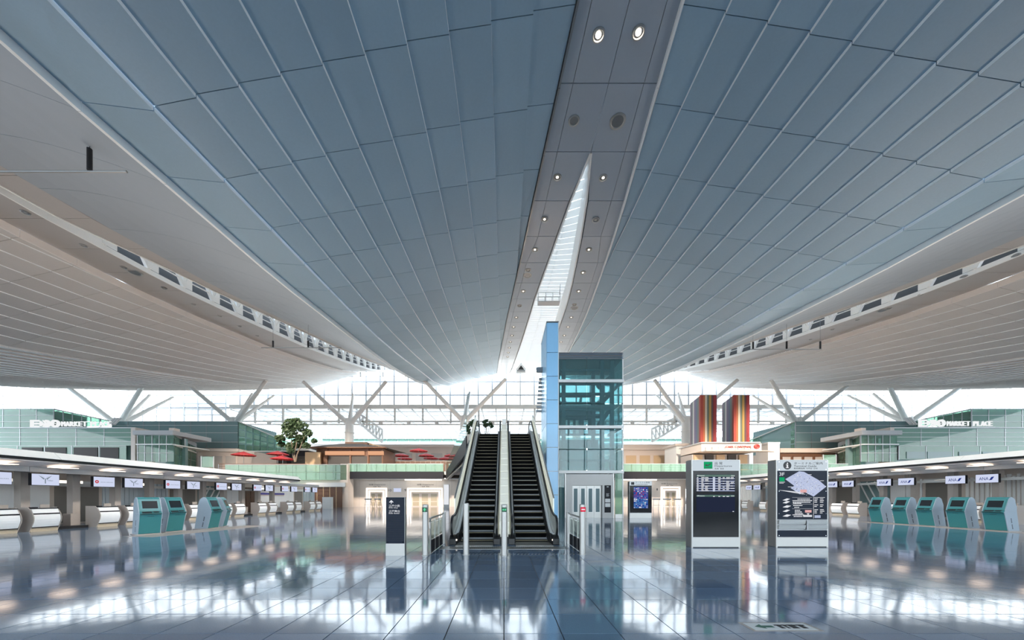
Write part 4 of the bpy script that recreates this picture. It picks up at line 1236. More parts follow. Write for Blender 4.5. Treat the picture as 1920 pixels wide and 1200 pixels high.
def escalator(xc, label, outer=-1):
    t = thing('escalator', label, 'escalator', (xc, EY, 0), 0, 'pair of escalators to the upper floor')
    for k in range(NST + 2):
        o = link('step', step_me, t)
        if k < 1: o.location = (0, -.02, -.2255)
        else: o.location = (0, Y_INC0 + (k - 1) * T_, (k - 1) * R_ - .2)
        if k == NST + 1: o.location = (0, Y_INC0 + NST * T_, Z4 - R_)
    yb, yt = -.75, Y_TOP + 1.4
    comb = MB().box(-.60, .60, -.95, .0, -.012, .012)
    for k in range(24): comb.box(-.57 + k * .0475, -.57 + k * .0475 + .022, -.9, .05, .012, .018)
    comb.build('comb_plate', M['steel'], t)
    for s in (-1, 1):
        pts = profile_pts(0, yb + .5, yt)
        P3 = lambda off, y0=yb + .5, y1=yt: [Vector((0, y, z)) for y, z in profile_pts(off, y0, y1)]
        sx = Vector((1, 0, 0))
        sk = MB(); sk.sweep([p + Vector((s * .595, 0, 0)) for p in P3(.02)], [(-.012, -.3), (.012, -.3), (.012, .26), (-.012, .26)], sx); sk.build('skirt', M['rubber'], t)
        dk = MB(); dk.sweep([p + Vector((s * .66, 0, 0)) for p in P3(.25)], [(-.055, -.03), (.055, -.03), (.06, .06), (.03, .07), (-.05, .0)] if s > 0 else [(-.055, -.03), (.055, -.03), (.05, .0), (-.03, .07), (-.06, .06)], sx); dk.build('inner_deck', M['deck_steel'], t)
        od = MB(); od.sweep([p + Vector((s * .775, 0, 0)) for p in P3(.25)], [(-.05, -.5), (.05, -.5), (.05, .05), (-.05, .05)], sx); od.build('outer_deck', M['grey_l'], t)
        bl = MB(); bl.sweep([p + Vector((s * .722, 0, 0)) for p in P3(.31)], [(-.018, -.02), (.018, -.02), (.018, .03), (-.018, .03)], sx); bl.build('gasket', M['steel_l'], t)
        # glass balustrade, one pane after another
        ys = list(np.linspace(yb + .35, Y_INC0 + .6, 2)) + list(np.linspace(Y_INC0 + .6, Y_TOP - .3, 8))[1:] + [yt - .1]
        for k in range(len(ys) - 1):
            a, b = ys[k] + .012, ys[k + 1] - .012
            pr = [Vector((0, y, z)) for y, z in profile_pts(0, yb + .5, yt)]
            zz = lambda y: float(np.interp(y, [q.y for q in pr], [q.z for q in pr]))
            n = 4
            gl = MB()
            for q in range(n):
                y0, y1 = a + (b - a) * q / n, a + (b - a) * (q + 1) / n
                gl.hexa([(s * .722 - .006, y0, zz(y0) + .34), (s * .722 + .006, y0, zz(y0) + .34), (s * .722 + .006, y1, zz(y1) + .34), (s * .722 - .006, y1, zz(y1) + .34)],
                        [(s * .722 - .006, y0, zz(y0) + .90), (s * .722 + .006, y0, zz(y0) + .90), (s * .722 + .006, y1, zz(y1) + .90), (s * .722 - .006, y1, zz(y1) + .90)])
            gl.build('glass_panel', M['g_esc'], t)
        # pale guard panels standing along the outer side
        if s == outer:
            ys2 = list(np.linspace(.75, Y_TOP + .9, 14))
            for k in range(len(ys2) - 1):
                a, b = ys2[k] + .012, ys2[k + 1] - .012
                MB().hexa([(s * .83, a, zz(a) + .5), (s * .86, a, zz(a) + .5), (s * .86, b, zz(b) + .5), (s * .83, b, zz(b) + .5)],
                          [(s * .83, a, zz(a) + 1.24), (s * .86, a, zz(a) + 1.24), (s * .86, b, zz(b) + 1.24), (s * .83, b, zz(b) + 1.24)]).build('guard_panel', M['deckpale_glow'], t)
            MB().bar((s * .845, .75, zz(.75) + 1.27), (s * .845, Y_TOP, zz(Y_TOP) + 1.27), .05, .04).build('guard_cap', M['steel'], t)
        # handrail with rounded newel ends
        top = [Vector((s * .722, y, z)) for y, z in profile_pts(.94, yb + .2, yt)]
        r = .33
        lo = []; hi = []
        c = Vector((s * .722, yb + .2, .94 - r))
        for k in range(9): a = PI * 1.5 - PI * k / 8; lo.append(c + Vector((0, r * math.cos(a), r * math.sin(a))))
        c2 = Vector((s * .722, yt, Z4 + .94 - r))
        for k in range(1, 9): a = PI / 2 - PI * k / 8; hi.append(c2 + Vector((0, r * math.cos(a), r * math.sin(a))))
        path = lo + top[1:] + hi
        hr = MB(); hr.sweep(path, [(-.034, -.022), (.034, -.022), (.038, .0), (.03, .026), (-.03, .026), (-.038, .0)], sx); hr.build('handrail', M['rubber'], t, smooth=True)
        # newel base at the foot
        MB().prism([(yb + .1, 0), (.55, 0), (.75, .3), (.55, .34), (yb + .3, .30), (yb + .12, .2)], 'x', s * .722 - .11, s * .722 + .11).build('newel_base', M['rubber'], t, bevel=.02)
        # newel glass
        ng = MB().prism([(yb + .2 + .30 * math.cos(a), .61 + .30 * math.sin(a)) for a in np.linspace(PI * .5, PI * 1.45, 8)] + [(yb + .36, .31), (yb + .36, .91)], 'x', s * .722 - .006, s * .722 + .006)
        ng.build('newel_pane', M['g_esc'], t)
    # enclosed truss below
    tr = MB().prism([(.6, .0), (Y_TOP + .2, Z4 - .05), (Y_TOP + 1.5, Z4 - .05), (Y_TOP + 1.5, Z4 - 1.0), (Y_TOP + .4, Z4 - 1.0), (2.0, 0)], 'x', -.80, .80)
    tr.build('truss_cladding', M['grey'], t)
    MB().box(-.62, .62, Y_TOP + .4, Y_TOP + 1.5, Z4 - .04, Z4 + .008).build('top_plate', M['steel'], t)
    return t
e1 = escalator(-.955, 'escalator beside the green arrow bollards, nearer the dark direction pylon', -1)
e2 = escalator(.975, 'escalator next to the blue lift wall, behind the red no-entry bollard', 1)
# small lamps at the feet
for t, x in ((e1, -.60), (e2, .62), (e2, .80)):
    MB().lathe([(0, -.02), (.03, -.02), (.03, .0)], 12).build('foot_lamp', M['sign_r'] if x > .7 else M['lamp_s'], t, loc=(x, -.62, .16)).rotation_euler = (PI / 2, 0, 0)
# pale deck between the two escalators
dk = thing('escalator_deck', 'pale jointed deck running up between the two escalators', 'deck', (.01, EY, 0))
pr = profile_pts(0, -.2, Y_TOP + 1.4)
zz = lambda y: float(np.interp(y, [q[0] for q in pr], [q[1] for q in pr]))
ys = [-.2] + list(np.linspace(.8, Y_TOP + .6, 17)) + [Y_TOP + 1.3]
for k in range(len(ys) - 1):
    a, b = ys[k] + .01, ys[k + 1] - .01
    MB().hexa([(-.17, a, zz(a) + .2), (.17, a, zz(a) + .2), (.17, b, zz(b) + .2), (-.17, b, zz(b) + .2)], [(-.17, a, zz(a) + .72), (.17, a, zz(a) + .72), (.17, b, zz(b) + .72), (-.17, b, zz(b) + .72)]).build('deck_panel', M['deckpale_glow'] if 'deckpale_glow' in M else M['offwhite'], dk)
MB().box(-.15, .15, -.1, 1.2, 0, .35).build('deck_foot', M['rubber'], dk)
# smoke curtain-like notice frame on the deck top
MB().box(-.12, .12, Y_TOP + .9, Y_TOP + .95, Z4 + .7, Z4 + 1.15).build('notice_frame', M['steel'], dk)

# entrance grating in front of the combs
g = thing('floor_grating', 'ribbed metal grating in front of the escalator combs', 'grating', (0, EY - 1.62, 0))
MB().box(-1.95, 1.95, -.0, .62, -.004, .004).build('grating_frame', M['steel_d'], g)
rb = MB()
for k in range(64): x = -1.9 + k * .06; rb.box(x, x + .03, .02, .60, .004, .010)
rb.build('grating_bars', M['steel'], g, kind='stuff')
st = MB()
for k in range(44):
    for q in range(2): st.lathe([(.022, 0), (.015, .006), (0, .007)], 8, (-2.0 + k * .095 + q * .03, 9.42 + q * .07, 0))
o = st.build('tactile_studs', M['steel'], kind='stuff'); tag(o, 'row of small metal tactile studs across the floor before the bollards', 'tactile strip')

# ------------------------------------------------------------------ bollards
def bollard(label, x, y, sign, h=1.365):
    t = thing('bollard', label, 'bollard', (x, y, 0), 0, 'steel bollards before the escalators')
    MB().lathe([(.10, 0), (.10, .015), (.082, .02), (.078, h - .01), (.070, h), (0, h)], 20).build('post', M['steel'], t, smooth=True)
    MB().lathe([(.083, 0), (.083, .01)], 20, (0, 0, h - .02)).build('top_ring', M['chrome'], t, smooth=True)
    if sign:
        w = .068; z0, z1 = h - .20, h - .075
        p = MB().box(-w, w, -.088, -.074, z0, z1).build('sign_panel', M['sign_dk'] if sign in ('go', 'two') else M['sign_r'], t)
        mk = MB()
        if sign == 'go':
            mk.box(-.012, .012, -.094, -.086, z0 + .02, z0 + .06); mk.prism([(-.04, z0 + .055), (.04, z0 + .055), (0, z1 - .015)], 'y', -.094, -.086)
        elif sign == 'two':
            for s in (-1, 1):
                mk.prism([(s * .055, z0 + .062), (s * .02, z0 + .03), (s * .02, z0 + .094)][::s], 'y', -.094, -.086); mk.box(min(s * .005, s * .02), max(s * .005, s * .02), -.094, -.086, z0 + .05, z0 + .075)
            
        else:
            mk.box(-.045, .045, -.094, -.086, z0 + .047, z0 + .078)
        mk.build('sign_mark', M['sign_lg'] if sign != 'no' else M['ink_w'], p)
        if sign == 'no':
            MB().disc((0, -.0885, (z0 + z1) / 2), .058, 20).build('sign_disc', M['ink_pk2'], p)
    else:
        MB().box(.074, .090, -.03, .03, h - .20, h - .075).build('sign_panel', M['sign_dk'], t)
    return t
M['sign_dk'] = principled('sign_dark_green', (.008, .07, .03), .3)
M['sign_lg'] = emitter('sign_light_green', (.12, .75, .38), 1)
M['ink_pk2'] = emitter('sign_crimson', (.75, .05, .12), 1)
bollard('steel bollard with a green upward arrow sign, nearest the dark direction pylon', PXX(797.6, 9.24), 9.24, 'go')
bollard('slim steel bollard without a lit sign before the first escalator', PXX(874, 9.35), 9.35, None, 1.40)
bollard('steel bollard with a green double sign between the two escalators', PXX(945.5, 9.24), 9.24, 'two')
bollard('steel bollard with a red no-entry sign before the lift', PXX(1092, 9.4), 9.4, 'no')

# ------------------------------------------------------------------ guard railings beside the bollards
def railing(x, y0, y1, label):
    t = thing('guard_railing', label, 'railing', (x, y0, 0), 0, 'guard railings flanking the escalator entrance')
    L = y1 - y0; n = 3
    for k in range(n + 1):
        y = L * k / n
        MB().box(-.02, .02, y - .012, y + .012, 0, .93).build('post', M['steel'], t)
    for k in range(n):
        ya, yb = L * k / n + .03, L * (k + 1) / n - .03
        MB().box(-.006, .006, ya, yb, .40, .90).build('pane', M['g_rail2'], t)
        MB().box(-.012, .012, ya, yb, .02, .36).build('kick_panel', M['fascia'], t)
        st = MB()
        for q in range(3): st.lathe([(.018, -.012), (.018, .012)], 8, (0, ya + (yb - ya) * (q + .5) / 3, .86))
        st.build('clamps', M['chrome'], t)
    pts = [Vector((0, -.06, .70)), Vector((0, -.05, .88)), Vector((0, .02, .96)), Vector((0, .2, .985)), Vector((0, L - .1, 1.0)), Vector((0, L + .3, 1.03))]
    hr = MB()
    for a, b in zip(pts, pts[1:]): hr.tube(a, b, .026, n=10)
    hr.build('handrail', M['steel'], t, smooth=True)
    MB().box(-.05, .05, L + .25, L + .37, 0, 1.05).build('end_post', M['steel'], t)
M['g_rail2'] = pane('clear_guard_pane', (.80, .86, .82), (.5, .5, .45), .1, ior=1.4)
railing(-2.02, 9.5, 11.35, 'glass guard railing with dark kick panels beside the green arrow bollard')
railing(2.16, 9.6, 11.35, 'glass guard railing with dark kick panels beside the red no-entry bollard')

# ------------------------------------------------------------------ glass lift tower
D = 26.0
LX0, LX1 = PXX(1047.5, D), PXX(1168, D); LW = LX1 - LX0; LDEP = 3.6
t = thing('lift_tower', 'tall glass lift tower with a sky-blue wall beside the escalators', 'lift', (LX0, D, 0))
z_ = lambda py: PZ(py, D)
fx0 = PXX(1025.5, D) - LX0
# blue wall: panels above one another on the front, more on the flank
lev = [605, 661, 705.5, 750, 794.5, 839, 883.5, 928, 972]
for k in range(len(lev) - 1):
    a, b = max(0, z_(lev[k + 1])), z_(lev[k])
    MB().box(fx0, -.03, -.02, .06, a + .02, b - .02).build('blue_panel', M['skyblue'], t)
    for q in range(2):
        MB().box(fx0 - .03, fx0 + .05, .08 + q * 1.8, 1.84 + q * 1.8, a + .02, b - .02).build('blue_panel', M['skyblue'], t)
MB().box(fx0, -.04, .06, 3.7, 0, z_(605.5)).build('wall_core', M['steel_d'], t)
MB().box(fx0 - .04, .0, -.05, 3.75, z_(605), z_(603)).build('wall_cap', M['steel_d'], t)
MB().box(-.05, .0, -.06, .05, 0, z_(605)).build('edge_trim', M['white'], t)
# glass skin: front and right flank panes, storey by storey
zl = [(z_(712), z_(672)), (z_(756.5), z_(718)), (z_(797.5), z_(757.5)), (z_(842), z_(804.5)), (z_(882.5), z_(843))]
for za, zb in zl:
    for q in range(2):
        xa, xb = (.02, LW * .435) if q == 0 else (LW * .435 + .03, LW - .03)
        MB().box(xa, xb, 0, .03, za + .02, zb - .02).build('pane', M['g_teal'], t)
        MB().box(LW - .03, LW, .05 + q * LDEP / 2, LDEP / 2 - .02 + q * LDEP / 2, za + .02, zb - .02).build('pane', M['g_teal'], t)
        MB().box(xa, xb, LDEP - .03, LDEP, za + .02, zb - .02).build('pane', M['g_teal'], t)
for py in (715, 801, 885):
    MB().box(0, LW + .03, -.14, .1, z_(py + 2.6), z_(py - 2.6)).build('white_beam', M['white'], t)
    MB().box(LW - .1, LW + .03, .1, LDEP, z_(py + 2.6), z_(py - 2.6)).build('white_beam', M['white'], t)
for k in range(5):
    MB().box(-.02, LW + .02, -.04, .06, z_(671.5 - 2.6 * k), z_(671.5 - 2.6 * k + 1.7)).build('top_louvre', M['chrome'] if k % 2 else M['steel_d'], t)
MB().box(0, LW, .1, LDEP, z_(672), z_(660)).build('roof', M['steel_d'], t)
MB().box(LW - .05, LW + .03, -.03, .05, 0, z_(660)).build('edge_trim', M['white'], t)
for za, zb in zl:
    for q in (.435, .985):
        for z in (za, zb): MB().lathe([(0, -.05), (.05, -.05), (.05, .02)], 10).build('spider_fitting', M['chrome'], t, loc=(LW * q, -.01, z)).rotation_euler = (-PI / 2, 0, 0)
# inner steel frame and core seen through the glass
for x in (.45, LW * .70, LW * .86):
    for y in (.5, 3.1):
        MB().box(x - .14, x + .14, y - .12, y + .12, 0, z_(672)).build('frame_column', M['tealsteel'], t)
for py in (690, 716, 735, 760, 765, 801, 840, 862, 885):
    MB().box(.2, LW * .88, .4, .6, z_(py + 2), z_(py - 2)).build('frame_beam', M['tealsteel'], t)
    MB().box(.2, LW * .88, 3.0, 3.2, z_(py + 2), z_(py - 2)).build('frame_beam', M['tealsteel'], t)
for a, b in ((752, 722), (790, 752), (715, 690)):
    MB().bar((LW * .70, 1.6, z_(a)), (LW * .94, 1.6, z_(b)), .18, .32).build('stair_stringer', M['tealsteel'], t)
# back wall panels of the shaft with their windows
bw = MB()
bw.box(.05, LW * .75, 3.2, 3.3, z_(760), z_(744)).box(.05, LW * .10, 3.2, 3.3, z_(744), z_(722)).box(.05, LW * .75, 3.2, 3.3, z_(722), z_(716))
wins = [(.10, .125), (.195, .26), (.30, .36), (.395, .46), (.545, .62)]
xs = [.01] + [q for w in wins for q in w] + [.75]
for k in range(0, len(xs), 2): bw.box(LW * xs[k], LW * xs[k + 1], 3.2, 3.3, z_(800), z_(770))
bw.box(LW * .01, LW * .75, 3.2, 3.3, z_(770), z_(760)).box(LW * .01, LW * .8, 3.2, 3.3, z_(884), z_(812))
bw.build('shaft_back_wall', M['tealpanel'], t)
MB().box(.5, LW * .66, .9, 2.8, z_(884), z_(836)).build('lift_car', M['carglass'], t)
# ground floor portal with doors
MB().box(.0, LW * .11, .0, .04, 0, z_(887)).build('pane', M['g_teal'], t)
MB().box(LW * .88, LW - .05, .0, .04, z_(964), z_(888)).build('pane', M['g_rail'], t)
MB().box(LW * .88, LW - .05, .0, .08, 0, z_(964)).build('kick_panel', M['steel'], t)
px_ = lambda p: PXX(p, D) - LX0
po = MB().box(px_(1061), px_(1150), -.06, .3, z_(910), z_(889)).box(px_(1061), px_(1073), -.06, .3, 0, z_(910)).box(px_(1129), px_(1150), -.06, .3, 0, z_(910))
po.build('portal', M['portal'], t)
for x in (1060, 1150): MB().box(px_(x) - .05, px_(x) + .03, -.1, .3, 0, z_(888)).build('portal_edge', M['steel'], t)
for k in range(4):
    a, b = px_(1073 + 13.9 * k), px_(1073 + 13.9 * (k + 1))
    lf = MB().box(a + .01, b - .01, .12 + .03 * (k % 2), .17 + .03 * (k % 2), 0, z_(910)).build('door_leaf', M['steel_l'], t)
    MB().box(a + .14, b - .14, .105 + .03 * (k % 2), .12 + .03 * (k % 2), z_(960), z_(916)).build('pane', M['tealpanel'], lf)
cp = MB().box(px_(1133), px_(1145), -.085, -.05, z_(961), z_(910)).build('call_panel', M['fascia'], t)
mb = MB().box(px_(1134), px_(1143.5), -.1, -.08, z_(942), z_(935)).box(px_(1134), px_(1143.5), -.1, -.08, z_(950.5), z_(943.5))
mb.build('notice', M['grey_l'], cp)
mb = MB().box(px_(1137), px_(1140.5), -.1, -.08, z_(913.8), z_(911.8))
for k in range(4): mb.box(px_(1136), px_(1141.5 - (k % 2)), -.1, -.08, z_(926 + 1.6 * k), z_(925.2 + 1.6 * k))
mb.build('notice_print', M['grey'], cp)
# sign arms and fins sticking out of the blue wall's far flank
for k in range(9):
    MB().box(fx0 - .5 + .03 * k, fx0 - .03, 3.3, 3.5, z_(752 - 8.5 * k), z_(748 - 8.5 * k)).build('sign_fin', M['steel_d'], t)
MB().box(fx0 - .55, fx0 - .03, 2.6, 2.8, z_(674), z_(664)).build('lamp_bracket', M['steel_d'], t)
# ------------------------------------------------------------------ free-standing information boards
def board_body(t, w, dep, h, head, base, cap=.03):
    """steel case standing on the floor; head and base are heights of the lit header bottom and the steel base top"""
    MB().box(-w / 2 - .03, w / 2 + .03, .01, dep, 0, h).build('case', M['steel_d'], t, bevel=.012)
    for s in (-1, 1): MB().box(s * w / 2 - .022 + s * .012, s * w / 2 + .022 + s * .012, -.022, .02, 0, h).build('edge_frame', M['steel'], t)
    MB().box(-w / 2, w / 2, -.025, .02, .03, base).build('base_panel', M['steel'], t)
    MB().box(-w / 2, w / 2, -.005, .02, 0, .03).build('plinth', M['black'], t)
    MB().box(-w / 2 - .03, w / 2 + .03, -.01, dep, h, h + .015).build('cap', M['steel'], t)

def fill_rows(mb, x0, x1, y, z0, z1, rows, cols, m, rg, dens=.85):
    """small print-like dashes on a screen"""
    for r in range(rows):
        for c in range(cols):
            if rg.random() > dens: continue
            xa = x0 + (x1 - x0) * (c + .08) / cols; xb = xa + (x1 - x0) / cols * rg.uniform(.35, .85)
            za = z0 + (z1 - z0) * (r + .25) / rows; zb = z0 + (z1 - z0) * (r + .75) / rows
            mb.box(xa, xb, y - .002, y, za, zb, m)

D = 10.67; XC_ = (PXX(1297, D) + PXX(1386, D)) / 2; W = PXX(1385, D) - PXX(1298, D)
Lx = lambda p: PXX(p, D) - XC_
Lz = lambda p: max(0.0, PZ(p, D))
t = thing('departure_board', 'free-standing departures board with a green plane symbol and two timetable screens', 'information board', (XC_, D, 0))
board_body(t, W, .33, Lz(863), 0, Lz(1007))
hd = MB().box(-W / 2, W / 2, -.03, .02, Lz(882.5), Lz(863.5)).build('lit_header', M['head'], t)
g = MB().box(Lx(1318.5), Lx(1334.5), -.036, -.03, Lz(879), Lz(866)).build('plane_symbol', M['sign_g'], hd)
sym = MB().prism([(Lx(1320.5), Lz(871.6)), (Lx(1323), Lz(870.9)), (Lx(1326), Lz(872)), (Lx(1331.5), Lz(868.6)), (Lx(1333), Lz(868.8)), (Lx(1326.5), Lz(874)), (Lx(1322), Lz(873.8))], 'y', -.041, -.036)
sym.box(Lx(1320.5), Lx(1332.5), -.04, -.036, Lz(877.2), Lz(876.4))
mb = MB()
text(mb, '出 発', Lx(1339), Lx(1353.5), -.031, Lz(871.6), Lz(866.2)); text(mb, 'Departures', Lx(1339), Lx(1371), -.031, Lz(876.4), Lz(872.4))
text(mb, '出发  출발', Lx(1339), Lx(1356), -.031, Lz(880.3), Lz(877.4))
mb.build('header_lettering', M['ink'], hd)
sym.build('symbol_figure', M['ink'], t)
MB().box(-W / 2, W / 2, -.02, .015, Lz(1007), Lz(883)).build('glass_front', M['screen'], t)
rg = random.Random(5)
scr = MB().box(Lx(1304.5), Lx(1377), -.026, -.02, Lz(921.8), Lz(889.5)).build('screen', M['screen_n'], t)
mb = MB(); mb2 = MB(); mb3 = MB()
mb3.box(Lx(1305), Lx(1376.5), -.0285, -.026, Lz(894), Lz(890))
text(mb, '出発 Departures', Lx(1306), Lx(1320), -.029, Lz(893.4), Lz(890.6)); text(mb, '13:13', Lx(1370), Lx(1376), -.029, Lz(893.4), Lz(891))
for r in range(12):
    za, zb = Lz(921 - r * 2.25), Lz(921 - r * 2.25 - 1.6)
    if r % 2 == 0: mb2.box(Lx(1305), Lx(1376.5), -.0275, -.026, za, zb)
    for a, b, pr in ((1305.5, 1309, 1), (1314, 1320, 1), (1321, 1328.5, .9), (1336, 1339.5, 1), (1345.5, 1351, .9), (1354, 1358, .7), (1360.5, 1368, .9), (1369, 1375.5, .6)):
        if r in (0,) and a > 1340: continue
        if rg.random() < pr: mb.box(Lx(a), Lx(a + (b - a) * rg.uniform(.6, 1)), -.03, -.0275, za + .003, zb - .003)
mb2.box(Lx(1335.5), Lx(1340), -.0278, -.026, Lz(921.5), Lz(894.5))
mb.build('timetable_text', M['ink_w'], scr); mb2.build('timetable_rows', M['ink_lb'], scr); mb3.build('screen_bar', M['sign_dk'], scr)
scr = MB().box(Lx(1305), Lx(1377), -.026, -.02, Lz(960), Lz(927)).build('screen', M['screen_n'], t)
mb = MB(); mb3 = MB().box(Lx(1305), Lx(1376.5), -.0285, -.026, Lz(931.5), Lz(928))
text(mb, '出発 Departures', Lx(1306), Lx(1320), -.029, Lz(931), Lz(928.4)); text(mb, '13:13', Lx(1370), Lx(1375), -.029, Lz(931), Lz(928.8))
for a, b in ((1336, 1339), (1346, 1349), (1354, 1358), (1361, 1366)): mb.box(Lx(a), Lx(b), -.031, -.0285, Lz(931.6), Lz(930.2))
mb.box(Lx(1372.5), Lx(1375), -.029, -.026, Lz(959.6), Lz(958.4))
mb.build('timetable_text', M['ink_w'], scr); mb3.build('screen_bar', M['sign_dk'], scr)

D = 10.78; XC_ = (PXX(1456, D) + PXX(1550, D)) / 2; W = PXX(1550, D) - PXX(1456.5, D)
t = thing('guide_board', 'free-standing terminal guide board with a pale floor map on navy', 'information board', (XC_, D, 0))
board_body(t, W, .34, Lz(863), 0, Lz(1007.5))
hd = MB().box(-W / 2, W / 2, -.03, .02, Lz(882.5), Lz(863.5)).build('lit_header', M['head'], t)
c = ((Lx(1474.5)), -.034, (Lz(866.2) + Lz(879.8)) / 2)
MB().disc((c[0], -.0335, c[2]), 7.6 * D / FPX, 24).build('info_disc', M['ink'], hd)
ii = MB().box(c[0] - .022, c[0] + .022, -.04, -.0335, c[2] - .065, c[2] + .03).box(c[0] - .04, c[0] + .02, -.04, -.0335, c[2] + .012, c[2] + .03).box(c[0] - .045, c[0] + .045, -.04, -.0335, c[2] - .08, c[2] - .062)
ii.disc((c[0], -.038, c[2] + .065), .024, 14); ii.build('info_letter', M['ink_w'], hd)
mb = MB()
text(mb, 'ターミナルご案内', Lx(1487), Lx(1540.5), -.031, Lz(871.2), Lz(866.6)); text(mb, 'Terminal Guide', Lx(1487), Lx(1529), -.031, Lz(875.8), Lz(872.4))
text(mb, '航站楼指南  터미널  안내', Lx(1487), Lx(1530.5), -.031, Lz(879.8), Lz(877))
mb.build('header_lettering', M['ink'], hd)
for a in (1459.5, 1547):
    for q in (866, 880.5, 921, 963, 1004): MB().lathe([(0, -.006), (.012, -.006), (.012, 0)], 8).build('stud', M['chrome'], t, loc=(Lx(a), -.032, Lz(q))).rotation_euler = (PI / 2, 0, 0)
mp = MB().box(-W / 2, W / 2, -.025, .015, Lz(973.5), Lz(883)).build('map_panel', M['navy'], t)
Y_ = -.026
pl = MB().prism([(Lx(1471), Lz(898.5)), (Lx(1497), Lz(883.8)), (Lx(1506), Lz(884.8)), (Lx(1533), Lz(900)), (Lx(1547.5), Lz(912.5)), (Lx(1524), Lz(931)), (Lx(1506), Lz(922)), (Lx(1498), Lz(926.5)), (Lx(1481), Lz(915)), (Lx(1488), Lz(911))], 'y', Y_ - .003, Y_)
pl.build('map_floor', M['mapblue'], mp)
dt = MB(); wt = MB()
for _ in range(120):
    u, v = rg.random(), rg.random()
    px = 1497 + (1547 - 1497) * u + (1472 - 1497) * v; py = 886 + 27 * u + 13 * v + rg.uniform(-1, 1)
    a = rg.uniform(.5, 1.8)
    (dt if rg.random() < .35 else wt).box(Lx(px), Lx(px + a), Y_ - .006, Y_ - .003, Lz(py + rg.uniform(.4, 1.0)), Lz(py))
for _ in range(40):
    u, v = rg.random(), rg.random()
    px = 1488 + 36 * u - 8 * v; py = 912 + 12 * u + 6 * v
    (dt if rg.random() < .35 else wt).box(Lx(px), Lx(px + rg.uniform(.6, 2)), Y_ - .006, Y_ - .003, Lz(py + .7), Lz(py))
dt.build('map_marks', M['ink'], mp); wt.build('map_lines', M['ink_w'], mp)
wt = MB()
text(wt, '3F', Lx(1460), Lx(1469.5), Y_, Lz(892.3), Lz(886))
for x0, x1, yy in ((1459.5, 1470.5, 903.6), (1460, 1468, 905.6), (1513, 1520, 889.6), (1536, 1543, 901), (1476, 1484, 912.5)): wt.box(Lx(x0), Lx(x1), Y_ - .004, Y_, Lz(yy + .8), Lz(yy))
for k in range(9): wt.bar((Lx(1459.5), Y_ - .002, Lz(919)), (Lx(1505), Y_ - .002, Lz(927 - k * .5)), .003, .004)
for q in (932.6, 938, 945, 953.6, 965): wt.box(Lx(1484), Lx(1521.5), Y_ - .003, Y_, Lz(q + .3), Lz(q))
wt.box(Lx(1523.6), Lx(1524.1), Y_ - .003, Y_, Lz(972), Lz(932)); wt.box(Lx(1525), Lx(1545), Y_ - .003, Y_, Lz(933.2), Lz(932.4))
for q, (a, b) in zip((935, 938, 941, 943, 947, 950.5, 956, 959, 962, 964.5, 967.5), ((1494, 1517), (1485, 1521), (1485, 1518), (1486, 1501), (1486, 1503), (1488, 1497), (1489, 1499), (1489, 1502), (1489, 1504), (1485, 1506), (1487, 1503))):
    x = a
    while x < b:
        l = rg.uniform(1.0, 3.2); wt.box(Lx(x), Lx(min(b, x + l)), Y_ - .003, Y_, Lz(q + 1.5), Lz(q)); x += l + .6
for q in (935, 938, 941, 946, 949, 955, 958, 961):
    for a in (1525.5, 1536): wt.box(Lx(a), Lx(a + rg.uniform(4, 8)), Y_ - .003, Y_, Lz(q + 1.2), Lz(q))
wt.box(Lx(1504.5), Lx(1521), Y_ - .003, Y_, Lz(969), Lz(966)); wt.prism([(Lx(1511), Lz(962.5)), (Lx(1516.5), Lz(962.5)), (Lx(1513.7), Lz(965.6))], 'y', Y_ - .004, Y_)
# little stack of floors at the lower left of the map
for q, s in ((936, 6), (941, 6), (949, 8), (957, 6), (966, 8)):
    wt.prism([(Lx(1466), Lz(q + 2)), (Lx(1474), Lz(q - 1.6)), (Lx(1474 + s), Lz(q - .6)), (Lx(1467 + s), Lz(q + 3))], 'y', Y_ - .003, Y_)
wt.build('map_lettering', M['ink_w'], mp)
MB().box(Lx(1460), Lx(1469.5), Y_ - .004, Y_, Lz(902.6), Lz(895)).build('plane_symbol', M['sign_g'], mp)
MB().box(Lx(1499), Lx(1511), Y_ - .008, Y_ - .003, Lz(923.5), Lz(918)).box(Lx(1508), Lx(1520), Y_ - .004, Y_, Lz(961), Lz(956.2)).build('here_mark', M['ink_pk'], mp)
MB().box(Lx(1526), Lx(1537), Y_ - .003, Y_, Lz(971), Lz(966)).build('map_key', M['ink_lb'], mp)
rk = MB().box(-W / 2, W / 2, -.02, .015, Lz(994), Lz(974)).build('brochure_rack', M['steel_d'], t)
for a, b in ((1457.5, 1507), (1512, 1548)):
    for z0, z1 in ((992, 984.5), (983, 975)):
        MB().prism([(-.02, Lz(z0)), (-.06, Lz(z0) + .01), (-.085, Lz(z1)), (-.075, Lz(z1)), (-.02, Lz(z1) - .04)], 'x', Lx(a), Lx(b)).build('pocket', M['steel_l'], rk)
MB().box(Lx(1508), Lx(1511), -.09, -.02, Lz(993), Lz(975)).build('divider', M['steel_d'], rk)
MB().box(-W / 2, W / 2, -.025, .015, Lz(1006.5), Lz(994.5)).build('dark_strip', M['navy'], t)

